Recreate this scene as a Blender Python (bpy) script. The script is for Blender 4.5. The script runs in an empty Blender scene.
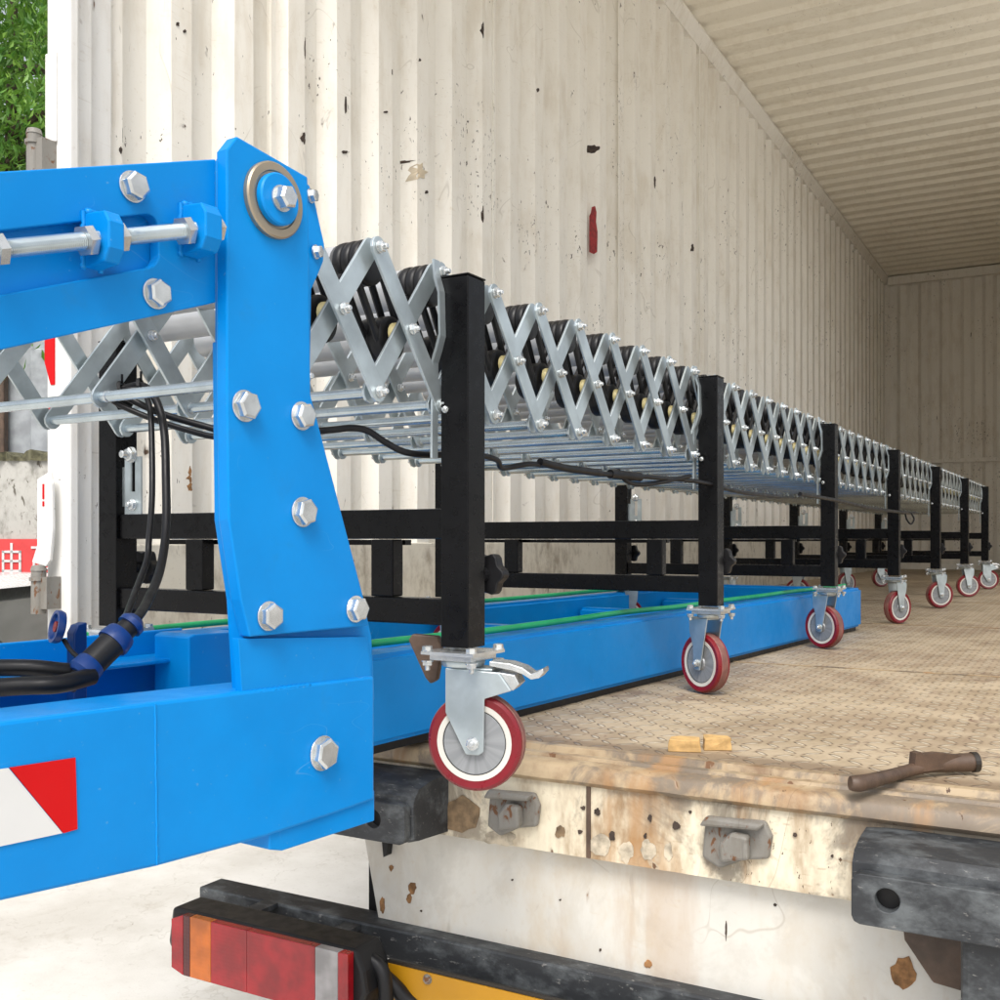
import bpy, bmesh, math, random
from mathutils import Vector, Matrix
R = math.radians
rnd = random.Random(7)
scene = bpy.context.scene
COL = scene.collection
H = 1.40                      # camera height above the ground
TH = R(29.1)                  # camera yaw away from the truck's axis
CT, ST = math.cos(TH), math.sin(TH)
FPX = 1050.0
# ------------------------------------------------------------------ camera
cd = bpy.data.cameras.new("camera"); cam = bpy.data.objects.new("camera", cd); COL.objects.link(cam)
cam.location = (0, 0, H); cam.rotation_euler = (R(90), 0, TH)
cd.sensor_width = 36; cd.lens = 36 * FPX / 1000; cd.shift_y = 0.039
cd.clip_start = 0.02; cd.clip_end = 500
scene.camera = cam
# ------------------------------------------------------------------ light
SUN_EL, SUN_AZ = R(52), R(158)           # azimuth the light comes from, clockwise from +Y
w = bpy.data.worlds.new("World"); scene.world = w; w.use_nodes = True
nt = w.node_tree; nt.nodes.clear()
sky = nt.nodes.new('ShaderNodeTexSky'); sky.sky_type = 'NISHITA'; sky.sun_disc = False
sky.sun_elevation = SUN_EL; sky.sun_rotation = SUN_AZ; sky.dust_density = 4.0; sky.air_density = 1.0; sky.ozone_density = 1.0
hs = nt.nodes.new('ShaderNodeHueSaturation'); hs.inputs['Saturation'].default_value = 0.32
bg = nt.nodes.new('ShaderNodeBackground'); bg.inputs['Strength'].default_value = 0.15
wo = nt.nodes.new('ShaderNodeOutputWorld')
nt.links.new(sky.outputs[0], hs.inputs['Color']); nt.links.new(hs.outputs[0], bg.inputs['Color']); nt.links.new(bg.outputs[0], wo.inputs[0])
sl = bpy.data.lights.new("sun", 'SUN'); sl.energy = 1.5; sl.angle = R(24); sl.color = (1, 0.965, 0.91)
so = bpy.data.objects.new("sun", sl); COL.objects.link(so)
sdir = Vector((math.sin(SUN_AZ) * math.cos(SUN_EL), math.cos(SUN_AZ) * math.cos(SUN_EL), math.sin(SUN_EL)))
so.rotation_euler = sdir.to_track_quat('Z', 'Y').to_euler()
so.location = (0, 0, 12)
scene.view_settings.view_transform = 'Standard'; scene.view_settings.look = 'None'
scene.view_settings.exposure = 0.62; scene.view_settings.gamma = 1
scene.cycles.max_bounces = 10; scene.cycles.diffuse_bounces = 6

# ------------------------------------------------------------------ materials
class NT:
    def __init__(s, name):
        s.m = bpy.data.materials.new(name); s.m.use_nodes = True; s.t = s.m.node_tree
        s.b = s.t.nodes['Principled BSDF']; s._co = None
    def n(s, typ, **k):
        x = s.t.nodes.new(typ)
        for a, v in k.items(): setattr(x, a, v)
        return x
    def put(s, sock, v):
        if isinstance(v, bpy.types.NodeSocket): s.t.links.new(v, sock)
        elif isinstance(v, (tuple, list)) and len(v) == 3 and sock.type == 'RGBA': sock.default_value = (*v, 1)
        else: sock.default_value = v
    def co(s):
        if not s._co: s._co = s.n('ShaderNodeTexCoord').outputs['Object']
        return s._co
    def mapped(s, sc):
        m = s.n('ShaderNodeMapping'); s.put(m.inputs['Vector'], s.co()); m.inputs['Scale'].default_value = sc; return m.outputs[0]
    def noise(s, scale, detail=4, rough=.55, vec=None, dist=0):
        x = s.n('ShaderNodeTexNoise'); s.put(x.inputs['Vector'], vec or s.co())
        x.inputs['Scale'].default_value = scale; x.inputs['Detail'].default_value = detail
        x.inputs['Roughness'].default_value = rough; x.inputs['Distortion'].default_value = dist
        return x.outputs['Fac']
    def ramp(s, v, lo, hi, a=0., b=1.):
        x = s.n('ShaderNodeMapRange'); x.interpolation_type = 'SMOOTHSTEP'
        s.put(x.inputs[0], v); x.inputs[1].default_value = lo; x.inputs[2].default_value = hi
        x.inputs[3].default_value = a; x.inputs[4].default_value = b; return x.outputs[0]
    def mix(s, f, a, b):
        x = s.n('ShaderNodeMix', data_type='RGBA'); s.put(x.inputs[0], f); s.put(x.inputs[6], a); s.put(x.inputs[7], b); return x.outputs[2]
    def math(s, op, a, b=0., c=0.):
        x = s.n('ShaderNodeMath', operation=op); s.put(x.inputs[0], a); s.put(x.inputs[1], b); s.put(x.inputs[2], c); return x.outputs[0]
    def sep(s, v):
        x = s.n('ShaderNodeSeparateXYZ'); s.put(x.inputs[0], v); return x.outputs
    def bump(s, h, strength=.3, dist=.01):
        x = s.n('ShaderNodeBump'); s.put(x.inputs['Height'], h); x.inputs['Strength'].default_value = strength
        x.inputs['Distance'].default_value = dist; s.put(s.b.inputs['Normal'], x.outputs[0])
    def set(s, **k):
        for a, v in k.items(): s.put(s.b.inputs[a.replace('_', ' ')], v)
        return s.m

def paint(name, col, rough=.4, var=.12, metallic=0., bump=.03, scale=9, coat=0, spec=.5):
    t = NT(name)
    n = t.noise(scale, 5)
    dark = tuple(c * (1 - var) for c in col); lite = tuple(min(1, c * (1 + var)) for c in col)
    c = t.mix(t.ramp(n, .3, .7), dark, lite)
    r = t.ramp(t.noise(scale * 6, 3), .3, .7, rough - .06, rough + .08)
    if metallic > .5: r = rough
    elif bump: t.bump(t.noise(scale * 30, 3), bump, .002)
    t.set(Base_Color=c, Roughness=r, Metallic=metallic, Specular_IOR_Level=spec)
    if coat: t.set(Coat_Weight=coat, Coat_Roughness=.15)
    return t.m

def worn(name, base, rust=(.13, .055, .02), dirt=(.33, .28, .2), rust_lo=.66, dirt_amt=.6, vstretch=.25, chips=.70, rough=.5, sc=1., patch=0., patch_col=(.16, .13, .10), scratch=.35):
    """old painted steel: patchy grime, vertical runs, rust specks with dark hearts"""
    t = NT(name)
    v = t.mapped((1 * sc, 1 * sc, vstretch * sc))
    big = t.noise(3, 6, .6)
    runs = t.noise(22, 5, .65, vec=v)
    c = t.mix(t.ramp(t.math('MULTIPLY', big, runs), .2, .42, 0, dirt_amt), base, dirt)
    fine = t.noise(60 * sc, 4, .7)
    c = t.mix(t.ramp(fine, .58, .75, 0, .35), c, dirt)
    if patch:
        pn = t.noise(7 * sc, 6, .68, vec=t.mapped((1, 1, .8)), dist=.5)
        c = t.mix(t.ramp(pn, .48, .58, 0, patch), c, patch_col)
        on = t.noise(5 * sc, 5, .6, vec=t.mapped((2.2, 1, .35)), dist=.3)
        c = t.mix(t.ramp(on, .54, .68, 0, patch), c, (.36, .20, .085))
    if scratch:
        sn = t.math('ABSOLUTE', t.math('SUBTRACT', t.noise(2.6, 2, .5, vec=t.mapped((1.3, 1, .8)), dist=.9), .5))
        c = t.mix(t.math('MULTIPLY', t.ramp(sn, .0, .0035, scratch, 0), t.ramp(t.noise(4, 2), .5, .62)), c, tuple(x * .6 for x in dirt))
    spot = t.noise(26 * sc, 3, .6, vec=t.mapped((1, 1, .55)), dist=.6)
    halo = t.ramp(spot, rust_lo - .04, rust_lo + .03, 0, .7)
    c = t.mix(halo, c, tuple(.5 * (a + b) for a, b in zip(rust, base)))
    core = t.ramp(spot, rust_lo + .025, rust_lo + .05)
    c = t.mix(core, c, rust)
    chip = t.noise(85 * sc, 4, .7, vec=t.mapped((1, 1, .45)), dist=.3)
    clus = t.ramp(t.noise(2.1 * sc, 3, .6), .40, .68, -.06, .05)
    chip = t.math('ADD', chip, clus)
    c = t.mix(t.ramp(chip, chips, chips + .03), c, tuple(x * .5 for x in rust))
    # lines of abrasion: scrapes running along the panel
    ab = t.noise(150 * sc, 2, .5, vec=t.mapped((.3, .05, 1)))
    c = t.mix(t.math('MULTIPLY', t.ramp(ab, .64, .72, 0, .35), t.ramp(t.noise(3.3, 3), .48, .62)), c, dirt)
    t.bump(t.math('SUBTRACT', t.math('MULTIPLY', big, .6), t.math('MULTIPLY', core, .4)), .25, .01)
    t.set(Base_Color=c, Roughness=t.ramp(fine, .3, .7, rough, rough + .2))
    return t.m

def lensmat(name, col):
    t = NT(name)
    s_ = t.sep(t.co())
    w_ = t.math('ABSOLUTE', t.math('SINE', t.math('MULTIPLY', s_[0], 520.)))
    w2 = t.math('ABSOLUTE', t.math('SINE', t.math('MULTIPLY', s_[2], 520.)))
    n = t.noise(28, 2, .5)
    c = t.mix(t.ramp(n, .3, .75), tuple(x * .75 for x in col), tuple(min(1, x * 1.25) for x in col))
    t.bump(t.math('MULTIPLY', w_, w2), .12, .002)
    return t.set(Base_Color=c, Roughness=.12, Coat_Weight=.5, Coat_Roughness=.08)
M = {}
def bluepaint():
    t = NT('blue_paint')
    n = t.noise(5, 5, .6)
    c = t.mix(t.ramp(n, .3, .7), (.0, .20, .56), (.0, .235, .64))
    d = t.noise(16, 6, .7)
    c = t.mix(t.ramp(d, .56, .74, 0, .22), c, (.03, .17, .36))
    sp = t.noise(210, 2, .5)
    c = t.mix(t.ramp(sp, .72, .76, 0, .55), c, (.10, .30, .55))
    sc_ = t.math('ABSOLUTE', t.math('SUBTRACT', t.noise(9, 1, .5, vec=t.mapped((1, 1, 2.2)), dist=.6), .5))
    c = t.mix(t.math('MULTIPLY', t.ramp(sc_, 0, .0022, .5, 0), t.ramp(t.noise(7, 2), .56, .64)), c, (.12, .34, .62))
    t.bump(t.math('ADD', t.noise(14, 4, .6), t.math('MULTIPLY', t.noise(260, 2), .06)), .10, .004)
    return t.set(Base_Color=c, Roughness=t.ramp(d, .35, .7, .30, .5), Specular_IOR_Level=.22)
M['blue'] = bluepaint()
M['blue_dark'] = paint('blue_fitting_paint', (.003, .035, .17), rough=.35, var=.1)
M['cyan'] = paint('light_blue_paint', (.0, .21, .60), rough=.4, var=.08, spec=.15)
M['zinc'] = paint('zinc_plate', (.47, .53, .55), rough=.33, var=.2, metallic=.7, bump=.0, scale=14)
M['zinc_rod'] = paint('zinc_rod', (.50, .57, .60), rough=.25, var=.12, metallic=.85, bump=.0, scale=20)
M['bolt'] = paint('bright_bolt_steel', (.62, .64, .64), rough=.27, var=.15, metallic=.8, bump=.0, scale=40)
M['bronze'] = paint('bronze_washer', (.36, .30, .22), rough=.35, var=.15, metallic=.7)
M['black'] = paint('black_powder_coat', (.004, .004, .0045), rough=.3, var=.2, bump=.03, scale=12, spec=.18)
M['rubber'] = paint('black_rubber', (.009, .009, .010), rough=.42, var=.2, spec=.3)
M['cable'] = paint('black_cable_sheath', (.005, .005, .006), rough=.4, var=.2, spec=.3)
M['roller'] = paint('grey_roller_tube', (.44, .45, .46), rough=.36, var=.08, metallic=.3, bump=0)
M['cream'] = paint('cream_plastic', (.55, .47, .22), rough=.45, var=.1)
M['tyre'] = paint('red_polyurethane', (.17, .005, .011), rough=.32, var=.1, bump=0)
M['tyre_dusty'] = paint('dusty_tread', (.20, .085, .07), rough=.6, var=.3, scale=30)
M['ring'] = paint('white_nylon', (.58, .56, .51), rough=.4, var=.04)
M['brown'] = paint('rusty_brown_steel', (.085, .052, .034), rough=.5, var=.35, bump=.2, scale=22)
M['green'] = paint('green_hose', (.015, .36, .13), rough=.4, var=.15)
M['red'] = paint('red_reflective', (.52, .002, .004), rough=.35, var=.03, spec=.2)
M['white'] = paint('white_reflective', (.62, .62, .61), rough=.4, var=.03)
M['yellow'] = paint('number_plate_yellow', (.42, .20, .004), rough=.45, var=.06)
M['darkrim'] = paint('dark_rim', (.02, .016, .012), rough=.5)
M['lens_red'] = lensmat('red_lens', (.25, .003, .008))
M['lens_dark'] = lensmat('dark_red_lens', (.06, .003, .005))
M['lens_orange'] = lensmat('orange_lens', (.40, .095, .006))
M['lens_clear'] = lensmat('clear_lens', (.26, .25, .25))
M['wood'] = paint('raw_wood', (.52, .33, .13), rough=.7, var=.2, bump=.3, scale=60)
M['greymetal'] = paint('grey_sheet_metal', (.30, .32, .34), rough=.5, var=.2)
M['pipe'] = worn('old_galvanised_steel', (.20, .19, .17), dirt=(.14, .12, .09), rust_lo=.6, sc=3)
M['paint_red'] = paint('red_paint_mark', (.26, .012, .014), rough=.5, var=.4, scale=60)
M['glass'] = paint('dark_glass', (.02, .025, .025), rough=.08, var=.1, coat=.5)
M['carwhite'] = paint('white_car_paint', (.78, .78, .77), rough=.25, var=.03, coat=.5)
M['bark'] = paint('bark', (.09, .065, .045), rough=.85, var=.3, bump=.5, scale=20)

M['wall'] = worn('cream_container_paint', (.79, .76, .69), dirt=(.56, .49, .38), rust=(.085, .05, .03), rust_lo=.71, dirt_amt=.42, chips=.658)
M['liner'] = worn('scuffed_cream_liner', (.62, .585, .50), dirt=(.24, .20, .15), rust=(.07, .05, .035), rust_lo=.66, dirt_amt=.8, vstretch=.6, chips=.68)
M['post'] = worn('white_corner_post_paint', (.74, .73, .70), dirt=(.5, .45, .38), rust=(.12, .06, .03), rust_lo=.70, dirt_amt=.5, chips=.70)
M['sill'] = worn('rusty_white_sill', (.72, .65, .50), dirt=(.26, .155, .07), rust=(.13, .07, .035), rust_lo=.66, dirt_amt=1., vstretch=.35, chips=.66, sc=1.0, patch=.75)
M['lip'] = worn('worn_steel_lip', (.42, .32, .20), dirt=(.21, .13, .07), rust=(.16, .075, .03), rust_lo=.66, dirt_amt=1., vstretch=1, chips=.66, rough=.4, patch=.85)
M['panel'] = worn('dirty_white_panel', (.60, .58, .53), dirt=(.52, .44, .33), rust=(.22, .11, .04), rust_lo=.70, dirt_amt=.7, vstretch=.5, chips=.72, scratch=.4, patch=.3, patch_col=(.42, .39, .34))
M['concrete'] = worn('stained_concrete', (.42, .41, .38), dirt=(.15, .145, .12), rust=(.12, .11, .09), rust_lo=.62, dirt_amt=.9, vstretch=.5, rough=.85, chips=.8)

def oldrubber():
    t = NT('weathered_rubber')
    n = t.noise(14, 6, .65, vec=t.mapped((1, 1.6, 1.6)))
    c = t.mix(t.ramp(n, .45, .72), (.02, .022, .025), (.105, .115, .12))
    s = t.noise(160, 3, .7, vec=t.mapped((.4, 1, 1)))
    c = t.mix(t.ramp(s, .62, .72, 0, .5), c, (.3, .29, .27))
    t.bump(n, .3, .004)
    return t.set(Base_Color=c, Roughness=.55)
M['oldrubber'] = oldrubber()

def tread():
    """raised lozenges laid alternately, worn cream paint with grime"""
    t = NT('tread_plate')
    def cells(px, py, sgn):
        # rows of long bars, staggered
        c = .033
        x = t.math('DIVIDE', px, c); y = t.math('DIVIDE', py, c)
        ix = t.math('FLOOR', x); iy = t.math('FLOOR', y)
        lx = t.math('SUBTRACT', t.math('SUBTRACT', x, ix), .5); ly = t.math('SUBTRACT', t.math('SUBTRACT', y, iy), .5)
        par = t.math('MODULO', t.math('ABSOLUTE', t.math('ADD', ix, iy)), 2.)
        sg = t.math('SUBTRACT', t.math('MULTIPLY', par, 2.), 1.)
        sl_ = t.math('MULTIPLY', sg, ly)
        u = t.math('ADD', lx, sl_); v = t.math('SUBTRACT', lx, sl_)
        d = t.math('ADD', t.math('POWER', t.math('DIVIDE', u, .56), 2.), t.math('POWER', t.math('DIVIDE', v, .15), 2.))
        return d
    s = t.sep(t.co())
    d = cells(s[0], s[1], 1)
    raised = t.ramp(d, .35, 1.25, 1., 0.)
    rim = t.math('MULTIPLY', t.ramp(d, .7, 1.1), t.ramp(d, 1.2, 2.4, 1., 0.))
    big = t.noise(2.2, 6, .6); mid = t.noise(9, 5, .65); fine = t.noise(90, 4, .7)
    c = t.mix(t.ramp(mid, .38, .66), (.46, .37, .255), (.325, .25, .16))
    c = t.mix(t.ramp(big, .42, .68, 0, .55), c, (.26, .185, .125))
    c = t.mix(t.math('MULTIPLY', raised, t.ramp(fine, .3, .6, .45, .85)), c, (.68, .60, .46))
    c = t.mix(t.math('MULTIPLY', rim, t.ramp(mid, .3, .6, .5, 1.)), c, (.13, .085, .05))
    c = t.mix(t.ramp(fine, .62, .74, 0, .5), c, (.20, .14, .09))
    c = t.mix(t.ramp(t.noise(17, 4, .7, dist=1.), .64, .70, 0, .8), c, (.17, .095, .06))
    edge = t.math('ADD', s[1], t.math('MULTIPLY', t.math('SUBTRACT', mid, .5), .12))
    c = t.mix(t.ramp(edge, .055, .10, .75, 0), c, (.17, .115, .07))
    pt = t.noise(5, 6, .7, dist=.8)
    c = t.mix(t.ramp(pt, .56, .66, 0, .6), c, (.15, .09, .06))
    t.bump(t.math('ADD', t.math('MULTIPLY', raised, .8), t.math('MULTIPLY', fine, .25)), .9, .005)
    return t.set(Base_Color=c, Roughness=t.ramp(raised, 0, 1, .62, .38))
M['tread'] = tread()

def ground():
    t = NT('pale_concrete_ground')
    c = t.mix(t.ramp(t.noise(1.3, 7, .62), .35, .7), (.66, .64, .60), (.50, .475, .43))
    c = t.mix(t.ramp(t.noise(45, 4, .7), .55, .75, 0, .35), c, (.33, .30, .26))
    # joints of the slabs, 3 m apart, and a wandering crack
    s = t.sep(t.mapped((.33, .33, 1)))
    nz = t.math('MULTIPLY', t.noise(3, 3), .02)
    for a in (s[0], s[1]):
        f = t.math('ABSOLUTE', t.math('SUBTRACT', t.math('FRACT', t.math('ADD', a, nz)), .37))
        c = t.mix(t.ramp(f, .0015, .004, .75, 0), c, (.30, .27, .23))
    cr = t.math('ABSOLUTE', t.math('SUBTRACT', t.noise(.9, 6, .6), .5))
    c = t.mix(t.ramp(cr, .0, .004, .35, 0), c, (.36, .33, .28))
    c = t.mix(t.ramp(t.noise(2.7, 6, .7, dist=.8), .56, .70, 0, .4), c, (.36, .32, .26))
    c = t.mix(t.ramp(t.noise(30, 2), .74, .78), c, (.20, .16, .12))
    t.bump(t.noise(120, 3), .2, .004)
    return t.set(Base_Color=c, Roughness=.8)
M['ground'] = ground()

def leafmat():
    t = NT('leaves')
    oi = t.n('ShaderNodeNewGeometry')
    n = t.noise(2.5, 3)
    ri = oi.outputs['Random Per Island']
    c = t.mix(ri, (.05, .17, .018), (.24, .42, .06))
    c = t.mix(t.ramp(n, .4, .65, 0, .5), c, (.03, .10, .015))
    t.set(Base_Color=c, Roughness=.45, Transmission_Weight=0.)
    tr = t.n('ShaderNodeBsdfTranslucent'); t.put(tr.inputs['Color'], (.16, .34, .03))
    mx = t.n('ShaderNodeMixShader'); mx.inputs[0].default_value = .25
    out = t.t.nodes['Material Output']
    t.t.links.new(t.b.outputs[0], mx.inputs[1]); t.t.links.new(tr.outputs[0], mx.inputs[2]); t.t.links.new(mx.outputs[0], out.inputs[0])
    return t.m
M['leaf'] = leafmat()

def hubmat():
    t = NT('grey_hub_disc')
    s = t.sep(t.co())
    ang = t.math('ARCTAN2', s[0], s[2])
    n = t.n('ShaderNodeTexNoise', noise_dimensions='1D'); t.put(n.inputs['W'], ang); n.inputs['Scale'].default_value = 2.5; n.inputs['Detail'].default_value = 2
    c = t.mix(t.ramp(n.outputs['Fac'], .35, .65), (.22, .23, .24), (.28, .29, .30))
    return t.set(Base_Color=c, Roughness=.4, Metallic=.2)
M['hub'] = hubmat()

# ------------------------------------------------------------------ mesh helpers
def W(r, d, z=0.0):
    """camera-aligned right / depth / height-above-camera -> world"""
    return Vector((r * CT - d * ST, r * ST + d * CT, H + z))
def P(px, py, d):
    """where the sight line of a photo pixel reaches depth d"""
    return W((px - 500) / FPX * d, d, (539 - py) / FPX * d)
OFF = {}
def thing(name, label, cat, loc, rotz=0, group=None):
    """Empty at the thing's base; its parts are modelled in a frame whose height 0 is the camera's"""
    o = bpy.data.objects.new(name, None); COL.objects.link(o); o.empty_display_size = .1
    o.location = loc; o.rotation_euler = (0, 0, rotz); o['label'] = label; o['category'] = cat
    if group: o['group'] = group
    OFF[o.name] = H - loc[2]
    return o
def obj(name, bm, mat, parent=None, smooth=False, bevel=0, raw=False, sharp=35):
    if parent is not None and not raw:
        dz = OFF.get(parent.name, 0)
        if dz: bmesh.ops.translate(bm, verts=bm.verts, vec=(0, 0, dz))
    bmesh.ops.recalc_face_normals(bm, faces=bm.faces)
    me = bpy.data.meshes.new(name); bm.to_mesh(me); bm.free()
    me.materials.append(mat)
    if smooth:
        for p in me.polygons: p.use_smooth = True
        me.set_sharp_from_angle(angle=R(sharp))
    o = bpy.data.objects.new(name, me); COL.objects.link(o)
    if parent is not None: o.parent = parent
    if bevel:
        b = o.modifiers.new('bevel', 'BEVEL'); b.width = bevel; b.segments = 2; b.limit_method = 'ANGLE'; b.angle_limit = R(40)
    return o
def sub(name, bm, mat, part, **k):
    """sub-part: modelled in the same frame as its part"""
    root = part.parent
    dz = OFF.get(root.name, 0) if root else 0
    if dz: bmesh.ops.translate(bm, verts=bm.verts, vec=(0, 0, dz))
    return obj(name, bm, mat, part, raw=True, **k)
def tag(o, label, cat, group=None):
    o['label'] = label; o['category'] = cat
    if group: o['group'] = group
    return o
def struct(o): o['kind'] = 'structure'; return o
def BM(): return bmesh.new()
def box(bm, x0, x1, y0, y1, z0, z1, m=None):
    vs = [bm.verts.new(Vector(c) if m is None else m @ Vector(c)) for c in
          ((x0,y0,z0),(x1,y0,z0),(x1,y1,z0),(x0,y1,z0),(x0,y0,z1),(x1,y0,z1),(x1,y1,z1),(x0,y1,z1))]
    for f in ((0,1,2,3),(4,5,6,7),(0,1,5,4),(1,2,6,5),(2,3,7,6),(3,0,4,7)): bm.faces.new([vs[i] for i in f])
def prism(bm, pts, a, b, axis='y', m=None):
    """outline in the other two axes, extruded from a to b along axis"""
    def mk(p, t):
        v = {'y': (p[0], t, p[1]), 'x': (t, p[0], p[1]), 'z': (p[0], p[1], t)}[axis]
        v = Vector(v); return bm.verts.new(v if m is None else m @ v)
    A = [mk(p, a) for p in pts]; B = [mk(p, b) for p in pts]; n = len(pts)
    bm.faces.new(A); bm.faces.new(B)
    for i in range(n): bm.faces.new((A[i], A[(i + 1) % n], B[(i + 1) % n], B[i]))
def basis(c, ax):
    ax = Vector(ax).normalized(); q = ax.to_track_quat('Z', 'Y').to_matrix().to_4x4()
    return Matrix.Translation(Vector(c)) @ q
def lathe(bm, prof, c=(0,0,0), ax=(0,0,1), n=24):
    """profile of (radius, height along ax); closed where radius is 0"""
    m = basis(c, ax); rings = []
    for r, h in prof:
        if r < 1e-6: rings.append([bm.verts.new(m @ Vector((0, 0, h)))])
        else: rings.append([bm.verts.new(m @ Vector((r * math.cos(2*math.pi*i/n), r * math.sin(2*math.pi*i/n), h))) for i in range(n)])
    for A, B in zip(rings, rings[1:]):
        for i in range(n):
            j = (i + 1) % n
            if len(A) == 1 and len(B) == 1: continue
            if len(A) == 1: bm.faces.new((A[0], B[i], B[j]))
            elif len(B) == 1: bm.faces.new((A[i], A[j], B[0]))
            else: bm.faces.new((A[i], A[j], B[j], B[i]))
def cyl(bm, a, b, r, n=12):
    a = Vector(a); b = Vector(b); L = (b - a).length
    lathe(bm, [(0, 0), (r, 0), (r, L), (0, L)], a, b - a, n)
def smoothpath(pts, k=6):
    pts = [Vector(p) for p in pts]; out = []
    for i in range(len(pts) - 1):
        p0 = pts[max(i-1, 0)]; p1 = pts[i]; p2 = pts[i+1]; p3 = pts[min(i+2, len(pts)-1)]
        for j in range(k):
            t = j / k
            out.append(.5 * ((2*p1) + (p2-p0)*t + (2*p0-5*p1+4*p2-p3)*t*t + (3*p1-p0-3*p2+p3)*t*t*t))
    out.append(pts[-1]); return out
def tube(bm, pts, r, n=14, k=6):
    if k: pts = smoothpath(pts, k)
    else: pts = [Vector(p) for p in pts]
    rs = r if isinstance(r, (list, tuple)) else None
    rings = []; up = Vector((0, 0, 1)); prev = None
    for i, p in enumerate(pts):
        t = (pts[min(i+1, len(pts)-1)] - pts[max(i-1, 0)]).normalized()
        if prev is None:
            a = t.cross(up)
            if a.length < .05: a = t.cross(Vector((1, 0, 0)))
        else: a = prev - t * prev.dot(t)
        a.normalize(); prev = a; b = t.cross(a)
        if rs:
            f = i / (len(pts) - 1) * (len(rs) - 1); k0 = min(int(f), len(rs) - 2); rr = rs[k0] + (rs[k0+1] - rs[k0]) * (f - k0)
        else: rr = r
        rings.append([bm.verts.new(p + (a * math.cos(2*math.pi*j/n) + b * math.sin(2*math.pi*j/n)) * rr) for j in range(n)])
    for A, B in zip(rings, rings[1:]):
        for i in range(n): bm.faces.new((A[i], A[(i+1) % n], B[(i+1) % n], B[i]))
    bm.faces.new(rings[0]); bm.faces.new(rings[-1])
def hexbolt(bm, c, ax, r=.0118, h=.008, washer=True, stub=0, rot=0.3):
    """flanged hexagon head; ax points out of the surface"""
    ax = Vector(ax).normalized(); c = Vector(c)
    z = 0
    if washer: lathe(bm, [(0, 0), (r*1.22, 0), (r*1.22, .0016), (0, .0016)], c, ax, 24); z = .0016
    m = basis(c, ax) @ Matrix.Rotation(rot, 4, 'Z')
    def ring(rr, hh, q=1):
        return [bm.verts.new(m @ Vector((rr*math.cos(math.pi/3*i), rr*math.sin(math.pi/3*i), hh))) for i in range(6)]
    A = ring(r*1.08, z); B = ring(r*1.08, z + h*.82); C = ring(r*.86, z + h)
    bm.faces.new(A); bm.faces.new(C)
    for X, Y in ((A, B), (B, C)):
        for i in range(6): bm.faces.new((X[i], X[(i+1)%6], Y[(i+1)%6], Y[i]))
    if stub: lathe(bm, [(0, z+h), (r*.55, z+h), (r*.55, z+h+stub), (r*.4, z+h+stub+.001), (0, z+h+stub+.001)], c, ax, 12)

# ================================================================== GROUND
bm = BM()
g = 26; xs = [-60 + i * 120 / g for i in range(g + 1)]
vv = [[bm.verts.new((x, y, 0)) for x in xs] for y in [-40 + i * 120 / g for i in range(g + 1)]]
for i in range(g):
    for j in range(g): bm.faces.new((vv[i][j], vv[i][j+1], vv[i+1][j+1], vv[i+1][j]))
struct(obj('ground', bm, M['ground']))

# ================================================================== TRUCK (its axis is world Y)
XL, XR = -1.826, .60            # inner faces of the side walls
YR, YF = 1.41, 11.64            # rear opening, front wall
SIDE = 7.4                      # unseen right wall left open up to here, added to let light in
ZF, ZC = -.313, 2.75            # deck and ceiling
truck = thing('cargo_truck', 'cream container truck backed up with its rear open, rusty white sill and red tail lamp', 'truck', (0, YR, 0))
def T(name, bm, mat, **k):
    bmesh.ops.translate(bm, verts=bm.verts, vec=(0, -YR, 0)); return obj(name, bm, mat, truck, **k)
def TS(name, bm, mat, part, **k):
    bmesh.ops.translate(bm, verts=bm.verts, vec=(0, -YR, 0)); return sub(name, bm, mat, part, **k)
def corr(a0, a1, start, per, depth):
    """corrugated outline points (along, offset): offset 0 is the inner ridge"""
    pts = []; y = start
    while y > a0 - per: y -= per
    while y < a1 + per:
        for dy, o in ((0, -depth), (.034, 0), (.10, 0), (.134, -depth)):
            yy = y + dy + (rnd.uniform(-.003, .003))
            if a0 <= yy <= a1: pts.append((yy, o + rnd.uniform(-.0008, .0008)))
        y += per
    return [(a0, pts[0][1])] + pts + [(a1, pts[-1][1])]
def sheet(bm, prof, mk, z0, z1, nz=10):
    rows = []
    for k in range(nz + 1):
        z = z0 + (z1 - z0) * k / nz
        rows.append([bm.verts.new(mk(a, o + (rnd.uniform(-.0012, .0012) if 0 < k < nz else 0), z)) for a, o in prof])
    for A, B in zip(rows, rows[1:]):
        for i in range(len(A) - 1): bm.faces.new((A[i], A[i+1], B[i+1], B[i]))
prof = corr(YR + .14, YF, 1.70, .2028, .046)
bm = BM(); sheet(bm, prof, lambda a, o, z: (XL + o, a, z), ZF, ZC - .06); box(bm, XL - .069, XL - .044, YR + .1, YF + .039, ZF - .1, ZC + .029)
lw = T('side_wall', bm, M['wall']); lw['label'] = 'cream corrugated side wall behind the conveyor'
for k, ys in enumerate((2.075, 3.23, 4.37, 5.5)):            # lapped joints of the wall panels
    bm = BM(); box(bm, XL + .001, XL + .0045, ys - .009, ys + .009, .02, ZC - .07)
    TS('panel_joint', bm, M['wall'], lw)
bm = BM(); box(bm, XL - .02, XL + .004, YR + .12, YF - .01, ZF, -.012); TS('kick_plate', bm, M['liner'], lw, bevel=.003)
bm = BM()                                                     # red paint splash on the wall
def wallpt(px, py, X):
    u = (px - 500) / FPX; dx = u * CT - ST; dy = u * ST + CT; t = X / dx; return (t * dy, (539 - py) / FPX * t)
pts = [wallpt(x, y, XL + .003) for x, y in ((589.5,252),(589.5,216),(591,213),(592,207),(595,206),(596.5,212),(596,222),(597.5,232),(597,252),(594,254))]
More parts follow.
